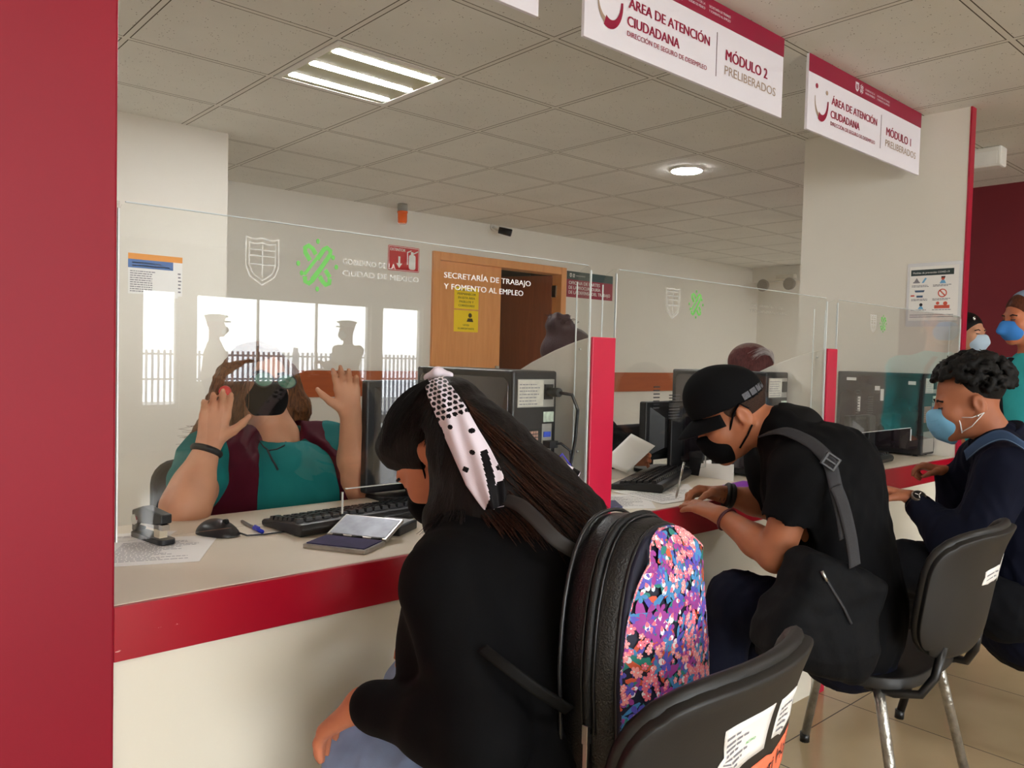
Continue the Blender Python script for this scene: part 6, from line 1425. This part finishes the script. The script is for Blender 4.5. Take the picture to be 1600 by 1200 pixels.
def figure(hc, f, u, Nb, shs, els, wrs, P, F, label, skinm, top, bottom, seated=True, w=1.0, res=.007, hands=None, g_=1.0, neckcut=True, shoes=True, sleeve=1.0, feet_y=0.0):
    """a clothed person at lower detail: returns root, head frame"""
    R = nrm(np.cross(F, (0, 0, 1))); C = P*.42+Nb*.58+F*.01
    s = SDF(res); g = head_sdf(s, hc, f, u, 1.0, neck=Nb); torso_sdf(s, P, C, Nb, R, F, .92*w, .95, -.015)
    for sh, el, wr, hd in zip(shs, els, wrs, hands or (None, None)):
        arm_sdf(s, sh, el, wr)
        fw = nrm(wr-el) if hd is None else nrm(hd[0]); pn = nrm(A(0, 0, -1)+F*.2) if hd is None else nrm(hd[1]); th = R*0+F if hd is None else hd[2]
        hand_sdf(s, wr, fw, pn, 1 if np.dot(np.cross(fw, pn), th) > 0 else -1, .4, .3, .95)
    legs = []
    for e in (-1, 1):
        hip = P+R*e*.095-A(0, 0, .03)
        if seated: kn = hip+F*.40+R*e*.04; an = A(kn[0]-F[0]*.05, kn[1]-F[1]*.05, .09)
        else: kn = A(hip[0]+F[0]*.03, hip[1]+F[1]*.03, .50); an = A(hip[0]+R[0]*e*.02, hip[1]+R[1]*e*.02, .09)
        legs.append((hip, kn, an)); leg_sdf(s, hip, kn, an)
    p = person_root('person', label, s, skinm, (P[0], P[1], 0))
    s = SDF(res); torso_sdf(s, P+A(0, 0, .03), C, Nb-(Nb-C)*.16, R, F, 1.0*w, 1.05, .012)
    for sh, el, wr in zip(shs, els, wrs):
        s.cone(sh, Nb-A(0, 0, .02), .062, .056, .05)
        if sleeve > .6: arm_sdf(s, sh, el, wr+(el-wr)*.1, (.066, .058, .053, .038), .04)
        else: s.cone(sh, sh+(el-sh)*.6, .066, .064, .04)
    s.nz = folds(.004, .10, 51); sh_ = s.put('top', top, p)
    s = SDF(res+.001); s.ell(P, (.168*w, .128, .13), (R, F, (0, 0, 1)), .04)
    for a, b, c in legs: leg_sdf(s, a, b, c, (.098, .074, .066, .056))
    s.put('trousers', bottom, p)
    if shoes:
        for a, b, c in legs: shoe(p, c, F, mat('black shoe leather', rgb(22, 21, 21), rough=.4), BLK)
    ax = (np.cross(nrm(f), nrm(u)), nrm(f), nrm(u)); b = MB()
    for e in (-1, 1): b.tube([g(e*.018, .090, .019), g(e*.034, .092, .024), g(e*.050, .078, .018)], .0032, 6)
    put('eyebrows', b, HAIR_BL, p); b = MB()
    for e in (-1, 1): b.tube([g(e*.021, .0895, .0), g(e*.032, .0938, -.001), g(e*.044, .084, .0)], .0026, 6)
    put('eyelashes', b, INK, p)
    return p, g, ax, sh_
def simple_mask(p, g, ax, m, beak=.012):
    s = SDF(.004); s.ell(g(0, .066, -.052), (.060, .058, .060), ax, .01); s.cone(g(0, .116, -.022), g(0, .112+beak, -.050), .012, .016, .03); s.cut(g(0, .10, -.004), ax[2]-ax[1]*.1); s.cut(g(0, .034, 0), -ax[1]); m_ = s.put('face_mask', m, p); b = MB()
    for e in (-1, 1): b.tube([g(e*.060, .036, -.03), g(e*.078, -.006, .0), g(e*.084, -.026, .004)], .002, 6).tube([g(e*.058, .036, -.08), g(e*.074, -.008, -.05), g(e*.080, -.026, -.03)], .002, 6)
    put('ear_loops', b, m, m_); return m_
BLUM = mat('bright blue mask', rgb(54, 128, 206), rough=.8, var=.05, bump=.15, bscale=120); PALM = mat('pale blue mask', rgb(196, 218, 236), rough=.8, var=.03)
# clerk at the second desk: only her hair shows above the divider, and the hand with a paper
def clerk_two():
    hc = D(888, 562, 3.25); f = nrm(A(.7, -.7, -.25)); F = A(.1, -.995, 0); u = A(0, -.15, 1); Nb = hc+A(0, .05, -.20); P = A(hc[0], hc[1]+.10, .60); R = A(-1, -.1, 0)
    shs = [Nb+A(-.18, 0, -.06), Nb+A(.18, -.02, -.06)]; hand = D(1006, 713, 2.92); els = [shs[0]+A(-.05, -.12, -.24), A(2.44, 2.10, .90)]; wrs = [els[0]+A(.12, -.20, .04), hand+A(-.01, .085, -.015)]
    hands = [(A(.5, -1, -.1), A(0, 0, -1), A(1, 0, 0)), (hand-wrs[1]+A(0, 0, .0), nrm(RC[0]*-.9+A(0, 0, -.3)), A(0, 0, 1))]
    p, g, ax, _ = figure(hc, f, u, Nb, shs, els, wrs, P, F, 'clerk with dark hair in a bun, head showing above the divider beside the door', SK_C, BLACKT, BLACKT, hands=hands, res=.006)
    HP = hairmat('dark plum brown hair', rgb(34, 22, 28), rgb(70, 46, 54), .5); s = SDF(.006); s.ell(g(0, -.020, .040), (.084, .104, .092), ax, .02); s.ball(g(0, -.075, .12), .052, .03); rs = np.random.RandomState(3)
    for _ in range(40): q = nrm(rs.randn(3)); s.ball(g(q[0]*.045, -.07+q[1]*.045, .125+q[2]*.045), .014, .01)
    s.ell(g(0, .11, -.03), (.10, .10, .085), ax, .02, 's'); h_ = s.put('hair', HP, p); b = MB()
    for k in range(40):
        a = rs.uniform(0, 6.28); c_ = g(.05*math.cos(a), -.075+.05*math.sin(a), .135); b.tube([c_, c_+A(rs.randn()*.012, rs.randn()*.012, .018), c_+A(rs.randn()*.02, rs.randn()*.02, .024)], .0012, 4, caps=False)
    put('loose_curls', b, HP, h_); simple_mask(p, g, ax, MASKB)
    t = thing('paper_sheet', 'white sheet held up by the hand beside the keyboard of the second desk', 'paper', tuple(D(985, 705, 2.9))); c1, c2, c3, c4 = D(985, 677, 2.90), D(1022, 696, 2.88), D(978, 738, 2.86), D(938, 722, 2.92)
    fn = lambda a, b_: (c1*(1-a)+c2*a)*(1-b_)+(c4*(1-a)+c3*a)*b_-RC[2]*(.022+.012*math.sin(3.1*a))
    put('sheet', MB().grid(fn, 10, 8, thick=.0008), PAPER, t)
clerk_two(); office_chair(2.32, 2.62, 'office chair under the clerk with the hair bun, behind the second desk')
def clerk_three():
    hc = D(1176, 582, 3.75); f = nrm(A(.55, -.8, -.25)); F = A(.0, -1, 0); u = A(0, -.3, 1); Nb = hc+A(0, .08, -.20); P = A(hc[0], hc[1]+.14, .58)
    shs = [Nb+A(-.19, 0, -.06), Nb+A(.19, 0, -.06)]; els = [shs[0]+A(-.05, -.10, -.25), shs[1]+A(.05, -.10, -.25)]; wrs = [els[0]+A(.10, -.22, .03), els[1]+A(-.10, -.22, .03)]
    p, g, ax, _ = figure(hc, f, u, Nb, shs, els, wrs, P, F, 'clerk with grey-streaked auburn hair whose head shows above the right divider', SK_D, cloth('burgundy vest cloth', rgb(74, 16, 32)), BLACKT)
    HA = hairmat('auburn hair with grey streaks', rgb(66, 28, 30), rgb(104, 56, 54), .55); s = SDF(.006); s.ell(g(0, -.022, .042), (.088, .106, .094), ax, .02)
    for e in (-1, 1): s.cone(g(e*.075, -.02, .02), g(e*.085, -.01, -.12), .035, .03, .04)
    s.ell(g(0, .115, -.02), (.085, .10, .085), ax, .02, 's'); h_ = s.put('hair', HA, p)
    GR = mat('silver grey hair', rgb(176, 166, 166), rough=.5, var=.2, vscale=60); G = [[g(.0, .075, .085), g(.03, .05, .125), g(.05, .0, .13), g(.075, -.05, .08)], [g(.03, .078, .07), g(.055, .05, .105), g(.078, .0, .10), g(.088, -.04, .04)]]; strands('grey_streak', G, 36, GR, h_, .0012, .004, 10, 9)
    simple_mask(p, g, ax, PALM)
clerk_three(); office_chair(3.62, 2.72, 'office chair under the clerk with auburn hair, behind the third desk')
# woman in turquoise, standing at the right edge
def turquoise():
    hc = D(1602, 498, 3.86); f = nrm(A(-.80, .60, -.10)); F = nrm(A(-.72, .69, 0)); u = A(0, 0, 1); Nb = hc+A(.03, -.03, -.20); P = A(Nb[0]+.02, Nb[1]-.02, .90); R = nrm(np.cross(F, (0, 0, 1)))
    shs = [Nb-R*.18-A(0, 0, .06), Nb+R*.18-A(0, 0, .06)]; els = [shs[0]+A(.02, -.03, -.28), shs[1]+A(.0, .02, -.28)]; wrs = [els[0]+F*.20+A(0, 0, -.08), els[1]+F*.20+A(0, 0, -.08)]
    TQ = cloth('turquoise blouse', rgb(62, 186, 190), 300, .06)
    p, g, ax, sh_ = figure(hc, f, u, Nb, shs, els, wrs, P, F, 'woman in a turquoise blouse and bright blue mask standing by the cream partition', skin('warm tan skin', rgb(190, 116, 82)), TQ, BLACKT, seated=False)
    s = SDF(.005); s.ell(g(0, -.022, .040), (.084, .104, .090), ax, .02); s.ball(g(0, -.11, .03), .05, .03); s.ell(g(0, .11, -.025), (.10, .095, .085), ax, .02, 's')
    for e in (-1, 1): s.ell(g(e*.09, -.012, -.012), (.022, .028, .036), ax, .01, 's')
    h_ = s.put('hair', hairmat('chestnut hair', rgb(60, 30, 20), rgb(112, 62, 40)), p); simple_mask(p, g, ax, BLUM, .022)
    s = SDF(.005); s.ell(g(0, -.035, .075), (.086, .088, .066), ax, .02); s.cut(g(0, -.0, .062), -u+nrm(f)*.25); s.put('hair_net', cloth('pale blue cap cloth', rgb(150, 176, 204)), h_)
    put('hoop_earring', MB().tube([g(-.086, -.018+.012*math.cos(q), -.058+.012*math.sin(q)) for q in np.linspace(0, 6.283, 17)[:-1]], .0018, 6, closed=True), mat('gold', rgb(226, 180, 70), rough=.2, metal=1), p)
    t = thing('shoulder_strap', 'dark bag strap on the shoulder of the woman in the turquoise blouse', 'bag strap', tuple(shs[0])); pts = [D(1580, 560, 3.80), D(1567, 576, 3.74), D(1560, 602, 3.71), D(1562, 640, 3.71), D(1570, 690, 3.73)]
    put('webbing', MB().tube(pts, .014, 8, flat=.4), BLACKT, t); put('keeper', MB().tube([pts[2]+A(0, 0, .01), pts[2]-A(0, 0, .01)], .0165, 8), BLK, t)
turquoise()
# person in black half hidden by the partition
def half_hidden():
    hc = D(1511, 522, 4.75); f = nrm(A(-.25, -.95, .0)); F = nrm(A(-.2, -.98, 0)); u = A(0, 0, 1); Nb = hc+A(.0, .03, -.20); P = A(Nb[0], Nb[1]+.02, .90); R = nrm(np.cross(F, (0, 0, 1)))
    shs = [Nb-R*.20-A(0, 0, .05), Nb+R*.20-A(0, 0, .05)]; els = [shs[0]+A(.04, 0, -.28), shs[1]+A(-.04, 0, -.28)]; wrs = [els[0]+F*.20, els[1]+F*.20]
    p, g, ax, sh_ = figure(hc, f, u, Nb, shs, els, wrs, P, F, 'person in black with a pale mask, half hidden by the red-edged partition', SK_D, BLACKT, BLACKT, seated=False, w=1.05)
    s = SDF(.006); s.ell(g(0, -.020, .042), (.084, .104, .092), ax, .02); s.ell(g(0, .115, -.03), (.10, .10, .085), ax, .02, 's'); h_ = s.put('hair', HAIR_BL, p); simple_mask(p, g, ax, PALM)
    put('hair_clip', MB().lathe([(.004, 0), (.016, .003), (.015, .01), (.005, .014)], frame(on(h_, 1521, 498, -.004, 4.7), (1, 0, 0), (0, 0, 1), (0, -1, 0)), 12), CHR, h_)
half_hidden()

# ================================================================ outside, seen only as reflections in the screens
struct('ground_street', MB().box((-6, -16, -.12), (14, BACK_Y-.15, -.02)), mat('street paving', rgb(190, 188, 182), rough=.9))
t = thing('street_fence', 'tall white bar fence beyond the street windows, mirrored in the left screen', 'fence', (5, -9.3, 0)); FM = mat('white steel fence', rgb(150, 150, 160), rough=.5)
b = MB()
for z_ in (.15, .75, 1.12): b.box((-2, -9.32, z_), (12, -9.30, z_+.03))
put('rails', b, FM, t); b = MB()
for k in range(100): x = 2.4+k*.085; b.box((x, -9.315, 0), (x+.028, -9.285, 1.2))
put('bars', b, FM, t)['kind'] = 'stuff'
for k in range(6): put('post', MB().box((-1.5+k*2.5, -9.34, -.02), (-1.44+k*2.5, -9.28, 1.28)), FM, t)
put('low_wall', MB().box((-2, -9.4, -.02), (12, -9.25, .12)), mat('grey kerb wall', rgb(110, 104, 100), rough=.9), t)
def officer(x, y, face, label):
    F = nrm(A(*face, 0)); hc = A(x, y, 1.50); u = A(0, 0, 1); Nb = hc-F*.02-A(0, 0, .2); P = A(x-F[0]*.03, y-F[1]*.03, .88); R = nrm(np.cross(F, u)); BE = cloth('pale uniform cloth', rgb(196, 186, 170)); shs = [Nb-R*.19-A(0, 0, .05), Nb+R*.19-A(0, 0, .05)]
    els = [shs[0]+F*.08-A(0, 0, .27), shs[1]+F*.08-A(0, 0, .27)]; wrs = [els[0]+F*.22+A(0, 0, .10)+R*.08, els[1]+F*.22+A(0, 0, .10)-R*.08]
    p, g, ax, _ = figure(hc, F, u, Nb, shs, els, wrs, P, F, label, SK_C, BE, cloth('dark uniform trousers', rgb(30, 32, 44)), seated=False, res=.009)
    s = SDF(.007); s.ell(g(0, -.012, .075), (.088, .108, .05), ax, .02); s.ell(g(0, .0, .112), (.122, .135, .022), ax, .03); cp = s.put('peaked_cap', BE, p)
    s = SDF(.006); s.ell(g(0, .105, .052), (.075, .06, .010), ax, .01); s.put('visor', BLK, cp); simple_mask(p, g, ax, PALM)
x_ = U(542, 560, y=YC); k_ = lambda px, ym: (U(px, 560, y=YC)[0]/YC*(2*YC-ym), ym)
officer(*k_(542, -6.1), (-.95, .2), 'officer in a pale uniform and peaked cap, mirrored large beside the clerk')
officer(*k_(338, -6.3), (.9, .3), 'officer in a pale uniform and peaked cap, mirrored above the raised hand of the clerk')
